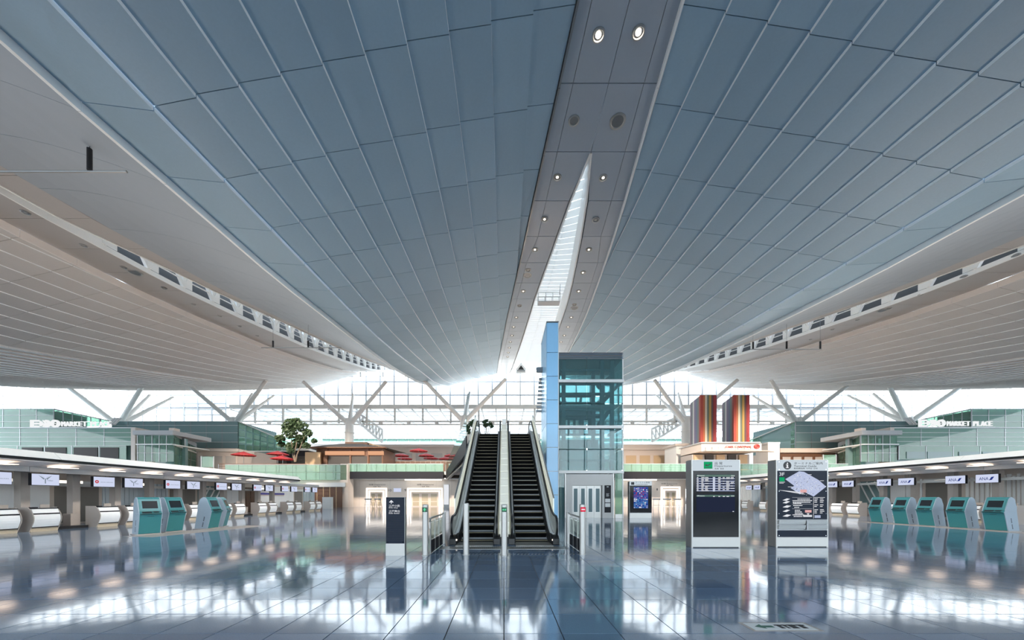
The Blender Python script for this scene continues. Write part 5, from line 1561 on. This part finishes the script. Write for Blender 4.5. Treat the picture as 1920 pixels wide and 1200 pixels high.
# distant screen board behind the boards
D = 26.0; XC_ = PXX(1201, D); W = PXX(1222, D) - PXX(1180, D)
t = thing('screen_board', 'distant free-standing board with a colourful lit screen beside the lift', 'information board', (XC_, D, 0))
MB().box(-W / 2, W / 2, .0, .35, 0, Lz(903)).build('case', M['steel_d'], t, bevel=.01)
MB().box(-W / 2 + .03, W / 2 - .03, -.02, .02, .0, Lz(962)).build('base_panel', M['steel'], t)
hd = MB().box(-W / 2 + .03, W / 2, -.03, .05, Lz(910.3), Lz(902)).build('lit_header', M['head'], t)
mb = MB().box(Lx(1183), Lx(1189), -.034, -.03, Lz(909), Lz(904)).build('symbol', M['ink'], hd)
mb = MB(); text(mb, 'ターミナル情報', Lx(1191), Lx(1218), -.031, Lz(906), Lz(903.2)); text(mb, 'Terminal Information', Lx(1191), Lx(1214), -.031, Lz(909.3), Lz(907)); mb.build('header_lettering', M['ink'], hd)
MB().box(-W / 2 + .03, W / 2 - .02, -.015, .01, Lz(961.5), Lz(910.5)).build('glass_front', M['screen'], t)
scr = MB().box(Lx(1188), Lx(1215), -.022, -.015, Lz(953), Lz(913)).build('screen', M['scr_blue'], t)
rg = random.Random(9)
bufs = {k: MB() for k in ('ink_w', 'ink_lb', 'scr_red', 'scr_mag', 'scr_cyan')}
for r in range(13):
    for c_ in range(8):
        k = rg.choice(['scr_cyan', 'ink_lb', 'scr_cyan', 'ink_w'] if r < 6 else ['scr_red', 'scr_mag', 'ink_lb', 'scr_mag'] if r < 9 else ['ink_w', 'ink_lb', 'scr_red', 'scr_mag'])
        if rg.random() < .8:
            x = 1188.4 + c_ * 3.3; y = 952.4 - r * 3
            bufs[k].box(Lx(x), Lx(x + rg.uniform(1.4, 3)), -.026, -.022, Lz(y), Lz(y - rg.uniform(1, 2.4)))
for k, b in bufs.items(): b.build('screen_picture', M[k], scr)

# dark direction pylon
D = 9.22; XC_ = (PXX(723.5, D) + PXX(759, D)) / 2; W = PXX(759, D) - PXX(723.5, D)
t = thing('direction_pylon', 'dark navy direction pylon with a white arrow, standing left of the escalators', 'sign', (XC_, D, 0))
h = Lz(932)
MB().box(-W / 2, W / 2, .0, .16, 0, h).build('case', M['steel'], t, bevel=.008)
MB().box(-W / 2, W / 2, -.012, .0, 0, Lz(1020)).build('base_panel', M['steel'], t)
mp = MB().box(-W / 2 + .008, W / 2 - .008, -.014, .0, Lz(1019), Lz(932.6)).build('sign_panel', M['navy'], t)
for k in range(14): MB().box(-W / 2 + .01, W / 2 - .01, -.0165, -.014, Lz(969 + k * 3.4) - .002, Lz(969 + k * 3.4)).build('groove', M['black'], mp)
for a in (727.5, 755.5):
    for q in (934.5, 1016.5): MB().lathe([(0, -.008), (.014, -.008), (.014, 0)], 10).build('stud', M['chrome'], t, loc=(Lx(a), -.014, Lz(q))).rotation_euler = (PI / 2, 0, 0)
mb = MB()
mb.prism([(Lx(729.8), Lz(941.6)), (Lx(734), Lz(937.6)), (Lx(738.2), Lz(941.6)), (Lx(736.8), Lz(942.4)), (Lx(734.8), Lz(940.6)), (Lx(734.8), Lz(944.3)), (Lx(733.2), Lz(944.3)), (Lx(733.2), Lz(940.6)), (Lx(731.2), Lz(942.4))], 'y', -.018, -.014)
text(mb, '江戸小路', Lx(729.7), Lx(750), -.0145, Lz(950.4), Lz(946.2)); text(mb, 'Edo koji', Lx(729.7), Lx(746), -.0145, Lz(953.6), Lz(950.9))
text(mb, '江戸舞台', Lx(729.7), Lx(750), -.0145, Lz(960.4), Lz(956.2)); text(mb, 'Edo butai', Lx(729.7), Lx(749), -.0145, Lz(963.4), Lz(960.8))
mb.build('sign_lettering', M['ink_w'], mp)

# floor sticker with arrow and marks
D = 4.17
t = thing('floor_sticker', 'pale framed sticker with a dark arrow stuck on the floor in the foreground', 'sticker', (PXX(1462, D), D, 0))
MB().box(-.41, .41, -.14, .14, .0, .002).build('frame', M['taupe'], t)
MB().box(-.37, .37, -.115, .115, .002, .003).build('panel', M['white'], t)
mk = MB().prism([(-.30, .0), (-.20, .07), (-.20, .03), (-.08, .03), (-.08, -.03), (-.20, -.03), (-.20, -.07)], 'z', .003, .0045)
mk.build('arrow', M['sticker_green'], t)
mk = MB()
for a, b in ((-.02, .03), (.06, .09), (.12, .2), (.24, .3)): mk.box(a, b, -.06, .06, .003, .0045); mk.box(a - .02, b + .03, .03, .055, .003, .0045)
mk.build('marks', M['ink'], t)
# ------------------------------------------------------------------ self check-in kiosks
def kiosk():
    """faces -Y locally; y grows to the back"""
    t = thing('check_in_kiosk', 'kiosk', 'kiosk', (0, 0, 0), 0, 'teal self check-in kiosks')
    W = .36
    low = [(.06, .03), (-.13, .84), (-.13, .90), (.52, .90), (.66, .03)]
    up = [(-.10, .90), (-.09, .98), (.10, 1.47), (.17, 1.545), (.26, 1.56), (.40, 1.47), (.52, 1.12), (.52, .90)]
    for s in (-1, 1):
        MB().prism(low, 'x', s * W - (.03 if s > 0 else 0), s * W + (.03 if s < 0 else 0)).build('side_panel', M['kgrey'], t, bevel=.006)
        MB().prism(up, 'x', s * W - (.03 if s > 0 else 0), s * W + (.03 if s < 0 else 0)).build('side_panel', M['kgrey'], t, bevel=.006)
        gr = MB()
        for k in range(9):
            zz = .12 + k * .055
            if k == 4: continue
            x = s * (W + .003); gr.box(min(x, x - s * .004), max(x, x - s * .004), .27 - .02 * k * .55, .31 - .02 * k * .55, zz, zz + .038)
        gr.build('side_grille', M['fascia'], t)
    ins = .03
    f = MB().prism([(.06, .04), (-.13, .84), (.3, .84), (.5, .04)], 'x', -W + ins, W - ins).build('front_panel', M['teal'], t, bevel=.008)
    MB().box(-.10, .10, -.118, -.09, .755, .765).build('slot', M['black'], f)
    MB().prism([(p[0], p[1]) for p in up], 'x', -W + ins, W - ins).build('head', M['teal'], t, bevel=.012)
    # screen lying in the sloped face
    a = Vector((0, -.09, .98)); b = Vector((0, .10, 1.47)); u = (b - a).normalized(); n = Vector((0, -u.z, u.y))
    def slab(x0, x1, s0, s1, th, m, nm, par):
        q = [Vector((x, 0, 0)) + a + u * s for x, s in ((x0, s0), (x1, s0), (x1, s1), (x0, s1))]
        return MB().hexa([v - n * .005 for v in q], [v + n * th for v in q]).build(nm, M[m], par)
    bz = slab(-.29, .29, .05, .50, .012, 'teal_d', 'screen_bezel', t)
    slab(-.235, .235, .11, .44, .016, 'screen_k', 'screen', bz)
    sh = MB().prism([(-.14, .90), (-.20, .885), (-.20, .86), (-.12, .83), (.1, .83), (.1, .93), (-.06, .96)], 'x', -.33, .33).build('shelf', M['teal'], t, bevel=.01)
    MB().box(-.30, .30, -.205, -.19, .862, .88).build('shelf_edge', M['black'], sh)
    MB().prism([(-.11, .955), (-.17, .91), (-.17, .90), (-.10, .93)], 'x', -.26, .02).build('card_reader', M['black'], sh)
    MB().prism([(-.10, .965), (-.16, .93), (-.16, .915), (-.09, .94)], 'x', .08, .24).build('passport_slot', M['black'], sh)
    MB().prism([(-.075, .985), (-.10, .95), (-.09, .945), (-.06, .97)], 'x', -.28, .28).build('slot_row', M['black'], sh)
    MB().box(-.40, .40, -.02, .72, 0, .03).build('base_plate', M['plate'], t, bevel=.008)
    return t
M['plate'] = principled('kiosk_plate', (.40, .36, .33), .35)
k0 = kiosk()
def kiosk_at(k, px, d, rz, label):
    loc = (PXX(px, d), d, 0)
    if k == 0:
        k0.location = loc; k0.rotation_euler = (0, 0, rz); k0['label'] = label
    else: dup(k0, loc, rz, label)
rad = math.radians
# rz turns the local front (-Y): +90 degrees looks towards +X
kiosk_at(0, 281, 14.45, rad(61), 'teal check-in kiosk nearest the left check-in island counters, foremost on that side')
kiosk_at(1, 329, 15.6, rad(80), 'teal check-in kiosk second from the left side, turned more sideways')
kiosk_at(2, 402, 17.2, rad(94), 'teal check-in kiosk third from the left side, seen mostly from its grey flank')
kiosk_at(3, 424, 18.3, rad(115), 'teal check-in kiosk standing just behind the third left one, its front turned away')
rlab = ['teal check-in kiosk at the near end of the row of five', 'second teal check-in kiosk from the near end of the row of five', 'middle teal check-in kiosk in the row of five',
        'fourth teal check-in kiosk from the near end of the row of five', 'teal check-in kiosk at the far end of the row of five']
for k, (px, d) in enumerate(((1866, 15.95), (1795, 17.3), (1736, 18.6), (1689, 19.75), (1643, 21.05))):
    kiosk_at(k + 4, px, d, rad(-84 - k * 1.2), rlab[k])
mat_ = thing('kiosk_mat', 'long thin beige floor strip under the row of five kiosks', 'mat', (22.6, 14.6, 0)); MB().box(-.55, .50, 0, 7.4, 0, .004).build('strip', M['plate'], mat_)
mat_ = thing('kiosk_mat', 'thin beige floor strip under the kiosks of the left side', 'mat', (-14.4, 13.6, 0)); MB().box(-.7, .75, 0, 5.4, 0, .004).build('strip', M['plate'], mat_)
mat_.rotation_euler = (0, 0, rad(-9))

# ------------------------------------------------------------------ check-in counters (face -Y locally, 1 m wide)
def counter():
    t = thing('check_in_counter', 'counter', 'counter', (0, 0, 0), 0, 'check-in counters')
    prof = [(.20, 0), (.10, .22), (.0, .45), (-.02, .62), (.03, .80), (.14, .98), (.26, 1.10), (.75, 1.10), (.75, 0)]
    for s in (-1, 1):
        MB().prism(prof, 'x', s * .5 - (.03 if s > 0 else 0), s * .5 + (.03 if s < 0 else 0)).build('side_panel', M['taupe'], t)
    # belly front: curved white panel
    b = [(.115, .21), (.06, .33), (.02, .45), (.0, .55), (.005, .66), (.03, .77), (.10, .77), (.14, .21)]
    MB().prism(b, 'x', -.455, .455).build('front_panel', M['counter_w'], t)
    MB().box(-.455, .455, .03, .16, .775, .83).build('shadow_gap', M['fascia'], t)
    MB().prism([(.055, .835), (.14, 1.02), (.2, 1.02), (.12, .835)], 'x', -.455, .455).build('upper_panel', M['counter_w'], t)
    MB().box(-.47, .47, .12, .40, 1.025, 1.06).build('ledge', M['fascia'], t)
    MB().box(-.47, .47, .30, .74, .70, .75).build('desk', M['taupe'], t)
    MB().box(-.455, .455, .10, .14, .175, .21).build('bottom_rail', M['fascia'], t)
    MB().box(-.47, .47, .16, .3, .0, .17).build('plinth', M['plinth'], t)
    mo = MB().box(.05, .38, .42, .46, 1.0, 1.22).build('terminal_back', M['taupe'], t)
    MB().box(.19, .24, .44, .48, .75, 1.02).build('terminal_stand', M['fascia'], t)
    MB().box(-.35, -.12, .30, .50, 1.06, 1.10).build('printer', M['fascia'], t)
    return t
c0 = None
def counter_at(x, d, rz, label, group):
    global c0
    if c0 is None:
        c0 = counter(); c0.location = (x, d, 0); c0.rotation_euler = (0, 0, rz); c0['label'] = label; c0['group'] = group
    else: dup(c0, (x, d, 0), rz, label, group)
def scale_post(): pass

def monitor(label, x, d, z0, z1, w, rz, kind, group, canopy_z):
    """flat lit screen hung from the canopy; faces -Y locally"""
    t = thing('monitor', label, 'monitor', (x, d, z0), rz, group)
    h = z1 - z0
    MB().box(-w / 2, w / 2, 0, .14, 0, h).build('case', M['fascia'], t, bevel=.01)
    sc = MB().box(-w / 2 + .02, w / 2 - .02, -.006, .0, .02, h - .02).build('lit_screen', M['mon'], t)
    for s in (-.12, .12): MB().box(s - .012, s + .012, .05, .08, h, canopy_z - z0).build('hanger', M['steel'], t)
    mk = MB(); y = -.0065
    if kind == 'bird':
        cx = -.02 * w
        for s in (-1, 1):
            mk.prism([(cx + s * .03 * w, h * .62), (cx + s * .24 * w, h * .86), (cx + s * .20 * w, h * .82), (cx + s * .06 * w, h * .50)][::s], 'y', y - .003, y)
            mk.prism([(cx + s * .02 * w, h * .70), (cx + s * .18 * w, h * .88), (cx + s * .12 * w, h * .80)][::s], 'y', y - .003, y)
        mk.box(cx - .018 * w, cx + .018 * w, y - .003, y, h * .18, h * .6)
        text(mk, 'Tokyo', cx + .06 * w, cx + .27 * w, y, h * .36, h * .50)
        mk.build('logo', M['ink_g'], sc)
    elif kind == 'disc':
        N = 18; cx, cz, r = -.34 * w, h * .5, .085 * w
        for k in range(N):
            a0, a1 = 2 * PI * k / N, 2 * PI * (k + 1) / N
            q = [(cx + r * f * math.cos(a), cz + r * f * math.sin(a)) for a, f in ((a0, 1), (a1, 1), (a1, .4), (a0, .4))]
            mk.prism(q, 'y', y - .003, y)
        mk.build('logo', M['ink_r'], sc)
        tx = MB(); text(tx, 'JAPAN AIRLINES', -.18 * w, .40 * w, y, h * .42, h * .50); tx.build('lettering', M['ink_g'], sc)
    else:
        text(mk, 'ANA', -.33 * w, .08 * w, y, h * .32, h * .66)
        mk.prism([(.10 * w, h * .30), (.22 * w, h * .34), (.32 * w, h * .70), (.20 * w, h * .66)], 'y', y - .003, y)
        mk.build('logo', M['ink_b'], sc)
    return t

# ---- the island on the left side
PER, Y0 = 3.9, 14.03
CX = -20.9
n = 0
for k in range(7):
    for j, dy in enumerate((0, 1.36)):
        d = Y0 + PER * k + dy + .5
        counter_at(CX, d, PI / 2, '%s white-fronted check-in counter from the near end of the left island' % ORD[n], 'check-in counters of the left island'); n += 1
n = 0
for k in range(7):
    for j, dy in enumerate((-.45, 1.05)):
        d = Y0 + PER * k + dy + 1.9 - .6
        if k == 0 and j == 0: d = 14.75
        kind = 'bird' if j == 1 else 'disc'
        if k >= 5: d = Y0 + PER * k + dy + 1.2
        monitor('%s lit %s monitor from the near end under the left canopy' % (ORD[n], 'bird-line' if j else 'red-disc'), -21.65, d, 2.10, 2.66, 1.02, PI / 2, kind, 'monitors under the left canopy', 2.98); n += 1
# low wall segments between the counter pairs
for k in range(6):
    d = Y0 + PER * k + 2.5
    t = thing('baggage_gate', '%s beige baggage passage from the near end of the left island' % ORD[k], 'baggage gate', (CX - .45, d, 0), 0, 'baggage passages of the left island')
    MB().box(-.9, -.5, 0, .5, 0, .72).build('low_wall', M['taupe'], t); MB().box(-.9, -.5, .95, 1.35, 0, .72).build('low_wall', M['taupe'], t)
    MB().box(-.7, -.1, .0, 1.35, 0, .12).build('scale_plate', M['rubber'], t)
# ---- the island on the right side
RX = 28.8; PR, R0 = 4.3, 19.6
n = 0
for k in range(6):
    for j, dy in enumerate((0, 1.4)):
        d = R0 + PR * k + dy + .5
        counter_at(RX, d, -PI / 2, '%s white-fronted check-in counter from the near end of the right island' % ORD[n], 'check-in counters of the right island'); n += 1
n = 0
for d in (21.4, 22.9, 25.7, 27.2, 30.05, 31.5, 34.35, 35.8, 38.6, 40.8, 42.2):
    monitor('%s lit slanted-wing-logo monitor from the near end under the right canopy' % ORD[n], 29.8, d, 2.43, 2.98, 1.04, -PI / 2, 'wing', 'monitors under the right canopy', 3.4); n += 1

# ------------------------------------------------------------------ canopies over the islands
def canopy(s, xf, z, d0, d1, depth, label, lab2):
    """s=-1: opens towards +X. xf fascia x, z height of the fascia foot"""
    t = thing('canopy', label, 'canopy', (xf, d0, 0))
    L = d1 - d0; o = s
    def bx(x0, x1, *a): return (min(x0 * o, x1 * o), max(x0 * o, x1 * o)) + a
    # sloped white fascia in lengths
    n = max(1, int(L / 6))
    for k in range(n):
        y0, y1 = L * k / n + .01, L * (k + 1) / n - .01
        q = [(0, z + .10), (.10 * o, z + .10), (.55 * o, z + .40), (.45 * o, z + .42)]
        MB().prism([(0, z + .10), (o * .35, z + .42), (o * .8, z + .42), (o * .8, z + .10)], 'y', y0, y1).build('fascia_panel', M['white'], t)
        MB().box(*bx(.75, depth, y0, y1, z + .28, z + .40)).build('roof_panel', M['grey_l'], t)
        MB().box(*bx(.10, .7, y0, y1, z - .0, z + .10)).build('shadow_gap', M['black'], t)
        MB().box(*bx(1.75, depth, y0, y1, z - .16, z - .10)).build('soffit_panel', M['grey_l'], t)
        MB().box(*bx(1.45, 1.75, y0, y1, z - .44, z - .10)).build('edge_beam', M['grey'], t)
    m_ = int(L / 1.95)
    for k in range(m_):
        y0 = L * k / m_
        MB().prism([(.10 * o, z - .02), (.14 * o, z - .06), (1.5 * o, z - .22), (1.5 * o, z - .14)], 'y', y0 + .02, y0 + L / m_ - .02).build('lit_soffit', M['soffit'], t)
        MB().box(*bx(.45, 1.05, y0 + .3, y0 + 1.0, z - .225, z - .205)).build('soffit_lamp', M['cove'], t)
    MB().box(*bx(.12, 1.5, -.0, .12, z - .44, z + .40)).build('end_panel', M['grey_l'], t)
    MB().box(*bx(.4, depth, L, L + .25, z - .1, z + .42)).build('end_panel', M['white'], t)
    MB().box(*bx(.6, 1.9, L + .25, L + .28, z + .05, z + .33)).build('end_grille', M['steel_d'], t)
    MB().box(*bx(1.45, 1.75, L, L + 6, z - .44, z - .2)).build('edge_beam', M['grey'], t)
    # posts
    y = 16.3 - 1.95 * 3 if s < 0 else 17.0
    y -= d0
    while y < L + 1:
        if y > 0: MB().box(*bx(2.5 if s < 0 else 3.3, 2.82 if s < 0 else 3.62, y - .16, y + .16, 0, z - .16)).build('post', M['taupe'], t)
        y += 1.95 if s < 0 else 2.15
    # long service band behind the monitors
    MB().box(*bx(3.4, 3.6, 0, L, z - 1.02, z - .85)).build('service_rail', M['offwhite'], t)
    return t
M['soffit'] = principled('soffit_warm', (.80, .72, .66), .5)
canopy(-1, -20.0, 3.15, 9.5, 34.2, 12.0, 'long white canopy over the left check-in island', '')
canopy(1, 26.9, 3.60, 13.5, 41.5, 12.0, 'long white canopy over the right check-in island', '')

# warm tubes under the canopies
for k, d in enumerate((16.2, 19.0, 22.6, 26.5, 30.5, 34.0)):
    o = MB().box(-.05, .05, -.55, .55, 0, .16).build('tube_light', M['lamp_s']); o.location = (-23.8, d, 2.30)
    tag(o, '%s warm tube light from the near end under the left canopy' % ORD[k], 'lamp', 'tube lights under the left canopy')
for k, d in enumerate((20.0, 24.3, 28.6, 33.0, 37.3)):
    o = MB().box(-.05, .05, -.55, .55, 0, .16).build('tube_light', M['lamp_s']); o.location = (30.9, d, 2.62)
    tag(o, '%s warm tube light from the near end under the right canopy' % ORD[k], 'lamp', 'tube lights under the right canopy')

# ------------------------------------------------------------------ walls behind the islands, made of shutters, curtains and panels
def back_wall(s, x, d0, d1, h, side):
    w = struct(MB().box(min(x, x + s * .2), max(x, x + s * .2), d0, d1, 0, h), 'wall_' + side, M['beige_l'])
    rg = random.Random(21 + s); d = d0; k = 0
    kinds = ['shutter', 'shutter', 'panel', 'dark', 'curtain', 'curtain', 'dark', 'glass', 'panel', 'wood'] if s < 0 else ['curtain', 'curtain', 'slats', 'slats', 'dark', 'panel', 'glass', 'dark', 'panel', 'glass', 'wood']
    xf = lambda a, b: (min(x - s * a, x - s * b), max(x - s * a, x - s * b))
    while d < d1 - .3:
        L = rg.uniform(1.7, 2.6); e = min(d1, d + L); kd = kinds[k % len(kinds)]; k += 1
        zt = h - .45
        if kd == 'shutter':
            MB().box(*xf(0, .08), d + .05, e - .05, .4, 1.70).build('shutter', M['white'], w)
            for q in range(4): MB().box(*xf(.08, .10), d + .05, e - .05, .45 + q * .3, .72 + q * .3).build('shutter_slat', M['counter_w'], w)
            MB().box(*xf(0, .09), d + .05, e - .05, 1.82, 2.0).build('blue_band', M['blueband'], w)
            MB().box(*xf(0, .09), d + .05, e - .05, 2.02, zt + .2).build('white_band', M['white'], w)
        elif kd == 'panel':
            for q in range(2): MB().box(*xf(0, .05), d + L * q / 2 + .03, min(e, d + L * (q + 1) / 2) - .03, .05, zt).build('wall_panel', M['counter_w'], w)
        elif kd == 'curtain':
            mb = MB(); n = 14
            for q in range(n): mb.box(*xf(0, .04 + .04 * (q % 2)), d + L * q / n, d + L * (q + .9) / n, .3, zt)
            mb.build('curtain', M['curtain'], w)
        elif kd == 'slats':
            for q in range(9):
                a = d + L * q / 9
                MB().box(*xf(0, .06), a + .02, a + L / 9 - .06, .5, zt + rg.uniform(-.1, .1)).build('screen_slat', M['white'], w)
        elif kd == 'dark':
            MB().box(*xf(0, .03), d + .2, e - .2, .1, zt - .25).build('opening', M['opening'], w)
            MB().box(*xf(0, .08), d + .1, e - .1, zt - .25, zt).build('lintel', M['white'], w)
        elif kd == 'glass':
            MB().box(*xf(0, .04), d + .05, e - .05, .9, zt).build('glass_panel', M['g_tealbox'], w)
            for q in range(3): MB().bar((x - s * .06, d + L * (.1 + .25 * q), .95), (x - s * .06, min(e, d + L * (.5 + .25 * q)) - .05, zt - .05), .05, .10).build('stair_rail', M['white'], w)
        else:
            for q in range(3): MB().box(*xf(0, .05), d + L * q / 3 + .04, d + L * (q + 1) / 3 - .04, .05, zt).build('wood_panel', M['wood'], w)
        d = e
    return w
M['curtain'] = principled('curtain_pale_blue', (.58, .64, .68), .7)
M['opening'] = principled('opening_taupe', (.22, .20, .18), .6)
back_wall(-1, -25.2, 12.0, 46.0, 2.95, 'left')
back_wall(1, 32.4, 16.0, 50.0, 3.4, 'right')
# masonry behind the islands closing the hall under the gallery
struct(MB().box(-60, -26.0, 53.6, 54.0, 0, 5.1), 'wall_back', M['offwhite'])
struct(MB().box(28.5, 64, 53.6, 54.0, 0, 5.1), 'wall_back', M['offwhite'])
struct(MB().box(-60.4, -60, -10, 54, 0, 5.1), 'wall_left', M['offwhite'])
struct(MB().box(64, 64.4, -10, 54, 0, 5.1), 'wall_right', M['offwhite'])

# white reception desk and queue stands near the gates
t = thing('service_desk', 'small white desk near the wooden wall at the far end of the left island', 'desk', (PXX(600, 46), 46, 0))
MB().box(-3.2, -.1, 0, .6, .72, .78).build('desk_top', M['taupe'], t); MB().box(-3.1, -2.0, .05, .5, 0, .72).build('desk_leg', M['grey'], t); MB().box(.3, 1.5, 0, .5, 0, 1.55).build('white_panel', M['white'], t)
MB().box(-3.0, -1.0, .0, .05, .8, 1.2).build('screen', M['counter_w'], t)
def scanner(px, d, label):
    t = thing('barrier_frame', label, 'barrier', (PXX(px, d), d, 0), 0, 'wire barrier frames before the gates')
    for sx in (-.34, .34):
        MB().tube((sx - .12, 0, 0), (sx, .05, 1.25), .025, n=6).build('leg', M['steel_d'], t)
        MB().tube((sx + .12, .5, 0), (sx, .05, 1.25), .025, n=6).build('leg', M['steel_d'], t)
    MB().box(-.48, .48, .0, .08, 1.2, 1.36).build('top_board', M['steel_d'], t)
    MB().box(-.5, .5, .02, .05, .5, .54).build('rail', M['steel_d'], t)
for k, (px, d, l) in enumerate(((690, 46, 'dark trestle barrier before gate 10'), (708, 46, 'dark trestle barrier between gate 10 and the pylon'), (1231, 44, 'dark trestle barrier beside the distant screen board'), (1251, 44, 'dark trestle barrier in front of the single gate at the right'), (1270, 44, 'dark trestle barrier between the right gate and the departures board'))):
    scanner(px, d, l)

# ------------------------------------------------------------------ ceiling fittings
def solve(px, py, Z):
    d = 20.0
    for _ in range(60): d = d + .5 * (FPX * Z(d) / (VY - py) - d)
    return d
def downlight(px, py, Z, r, label, group, lit=True):
    d = solve(px, py, Z); x = PXX(px, d); z = EYE + Z(d)
    t = thing('downlight', label, 'lamp', (x, d, z), 0, group)
    MB().lathe([(r, .0), (r, -.05), (r * .8, -.06), (r * .72, -.02), (r * .72, .05)], 18).build('rim', M['steel'], t, smooth=True)
    MB().lathe([(0, -.008), (r * .7, -.008), (r * .7, .02)], 16).build('reflector', M['steel_d'], t)
    MB().lathe([(0, -.03), (r * .36, -.026), (r * .36, -.008)], 12).build('lamp', M['lamp_s'] if lit else M['steel'], t)
    if lit == 2: MB().lathe([(0, -.05), (r * .4, -.04), (r * .4, -.012)], 12).build('bulb', M['lamp'], t)
lights = [(1122, 65, 2), (1197, 60, 2), (1045, 332, 1), (1131, 333, 1), (1021, 411, 1), (1117, 412, 0), (1003, 468, 1), (1104, 468, 1), (990, 506, 0), (1093, 511, 1), (981, 546, 1), (1085, 546, 1), (974, 573, 0), (1077, 571, 0), (968, 595, 1), (1071, 595, 1), (963, 613, 1), (1065, 613, 1), (960, 629, 1), (1058, 629, 1), (957, 641, 1), (1052, 641, 1), (955, 652, 1), (953, 661, 1), (952, 669, 1)]
for k, (px, py, lit) in enumerate(lights):
    row = k // 2
    side = 'left' if px < 1035 or (k < 6 and k % 2 == 0) else 'right'
    lab = ('glaring lit downlight at the near end of the roof strip, ' + side + ' one of the pair') if lit == 2 else ('recessed downlight in the roof strip, %s of the rooflight, row %s from the near end' % (side, ORD[min(row, 15)]) if k < 22 else 'recessed downlight far down the roof strip near its end, %s of the last three' % ORD[k - 22])
    downlight(px, py, Zs, .30 if lit == 2 else .28, lab, 'downlights of the central roof strip', lit)
def speaker(px, py, Z, r, label):
    d = solve(px, py, Z); t = thing('ceiling_speaker', label, 'speaker', (PXX(px, d), d, EYE + Z(d)), 0, 'round grilles in the roof strips')
    MB().lathe([(r, .0), (r, -.04), (r * .8, -.05), (r * .72, -.02)], 20).build('rim', M['steel'], t, smooth=True)
    MB().lathe([(0, -.025), (r * .72, -.025), (r * .72, .02)], 20).build('grille', M['steel_d'], t)
speaker(1076, 226, Zs, .32, 'smaller round grille left of the pair near the head of the roof strip')
speaker(1158, 227, Zs, .46, 'larger round grille right of the pair near the head of the roof strip')
speaker(989, 516, Zs, .42, 'round grille left of the rooflight halfway down the strip')
speaker(1077, 577, Zs, .45, 'round grille right of the rooflight two thirds down the strip')
speaker(252, 510, Zd, .6, 'large round grille in the left side strip')
speaker(1656, 581, Zd, .6, 'large round grille in the right side strip')
for k, (px, py) in enumerate(((48, 398), (157, 460), (232, 501), (308, 540), (363, 570), (412, 592), (449, 611), (482, 629))):
    downlight(px, py, Zd, .26, '%s recessed downlight from the near end of the left side strip' % ORD[k], 'downlights of the left side strip', 0)
for k, (px, py) in enumerate(((1905, 478), (1807, 518), (1727, 552), (1667, 578), (1608, 599), (1561, 617), (1520, 636))):
    downlight(px, py, Zd, .26, '%s recessed downlight from the near end of the right side strip' % ORD[k], 'downlights of the right side strip', 0)

# hanging line sensors: thin rods on dark canisters
def rod(pxs, py_rod, cans, d, label):
    (a, b) = pxs
    t = thing('hanging_rod', label, 'hanging rod', (PXX((a + b) / 2, d), d, PZ(py_rod, d)), 0, 'thin rods hanging under the roof')
    L = (PXX(b, d) - PXX(a, d)) / 2
    MB().tube((-L, 0, 0), (L, 0, 0), .055, n=10).build('rod', M['steel'], t)
    for (px, ytop, yc) in cans:
        x = PXX(px, d) - PXX((a + b) / 2, d)
        MB().lathe([(.02, 0), (.11, .02), (.11, (py_rod - ytop) * d / FPX), (.03, (py_rod - ytop) * d / FPX + .05)], 12, (x, 0, .05)).build('canister', M['black'], t)
        MB().tube((x, 0, .1), (x, 0, (py_rod - yc) * d / FPX), .018, n=6).build('cable', M['steel_d'], t)
    return t
rod((-60, 238), 322, [(168, 281, 255)], 17.9, 'thin pale rod on a dark canister hanging at the upper left')
rod((490, 640), 652, [(512, 640, 590), (578, 640, 600)], 46, 'thin rod on two dark canisters hanging far down the left side')
rod((1408, 1540), 655, [(1412, 642, 610), (1475, 641, 600), (1538, 641, 560)], 46, 'thin rod on dark canisters hanging far down the right side')
rod((655, 790), 706, [(676, 698, 690), (718, 698, 690), (760, 698, 692)], 80, 'thin rod low at the far end of the left roof slit')
# maintenance gondola in the rooflight and dark gable vent at its end
d = 40.0; gx = PXX(1030, d); gz = PZ(563, d)
t = thing('maintenance_cradle', 'pale maintenance cradle hanging in the central rooflight', 'cradle', (gx, d, gz))
w = 1.25
for x in (-w, -w / 3, w / 3, w):
    for y in (0, .9): MB().tube((x, y, -.1), (x, y, .9), .03, n=6).build('post', M['frame_w'], t)
for z in (-.1, .4, .9):
    for y in (0, .9): MB().tube((-w, y, z), (w, y, z), .03, n=6).build('rail', M['frame_w'], t)
MB().box(-w, w, 0, .9, -.12, -.08).build('deck', M['grey_l'], t)
MB().tube((w, .5, .9), (w + .1, .5, 2.2), .03, n=6).build('cable', M['steel_d'], t)
d = 88.0
t = thing('gable_vent', 'small dark gabled hatch at the far end of the central rooflight', 'hatch', (PXX(977, d), d, PZ(697, d)))
MB().prism([(-1.2, 0), (1.2, 0), (1.2, .9), (0, 2.3), (-1.2, .9)], 'y', 0, 1.2).build('body', M['white'], t)
MB().prism([(-.8, .5), (.8, .5), (0, 1.6)], 'y', -.05, .02).build('opening', M['black'], t)
MB().box(-1.0, 1.0, -.05, .02, .1, .4).build('louvre', M['steel_d'], t)
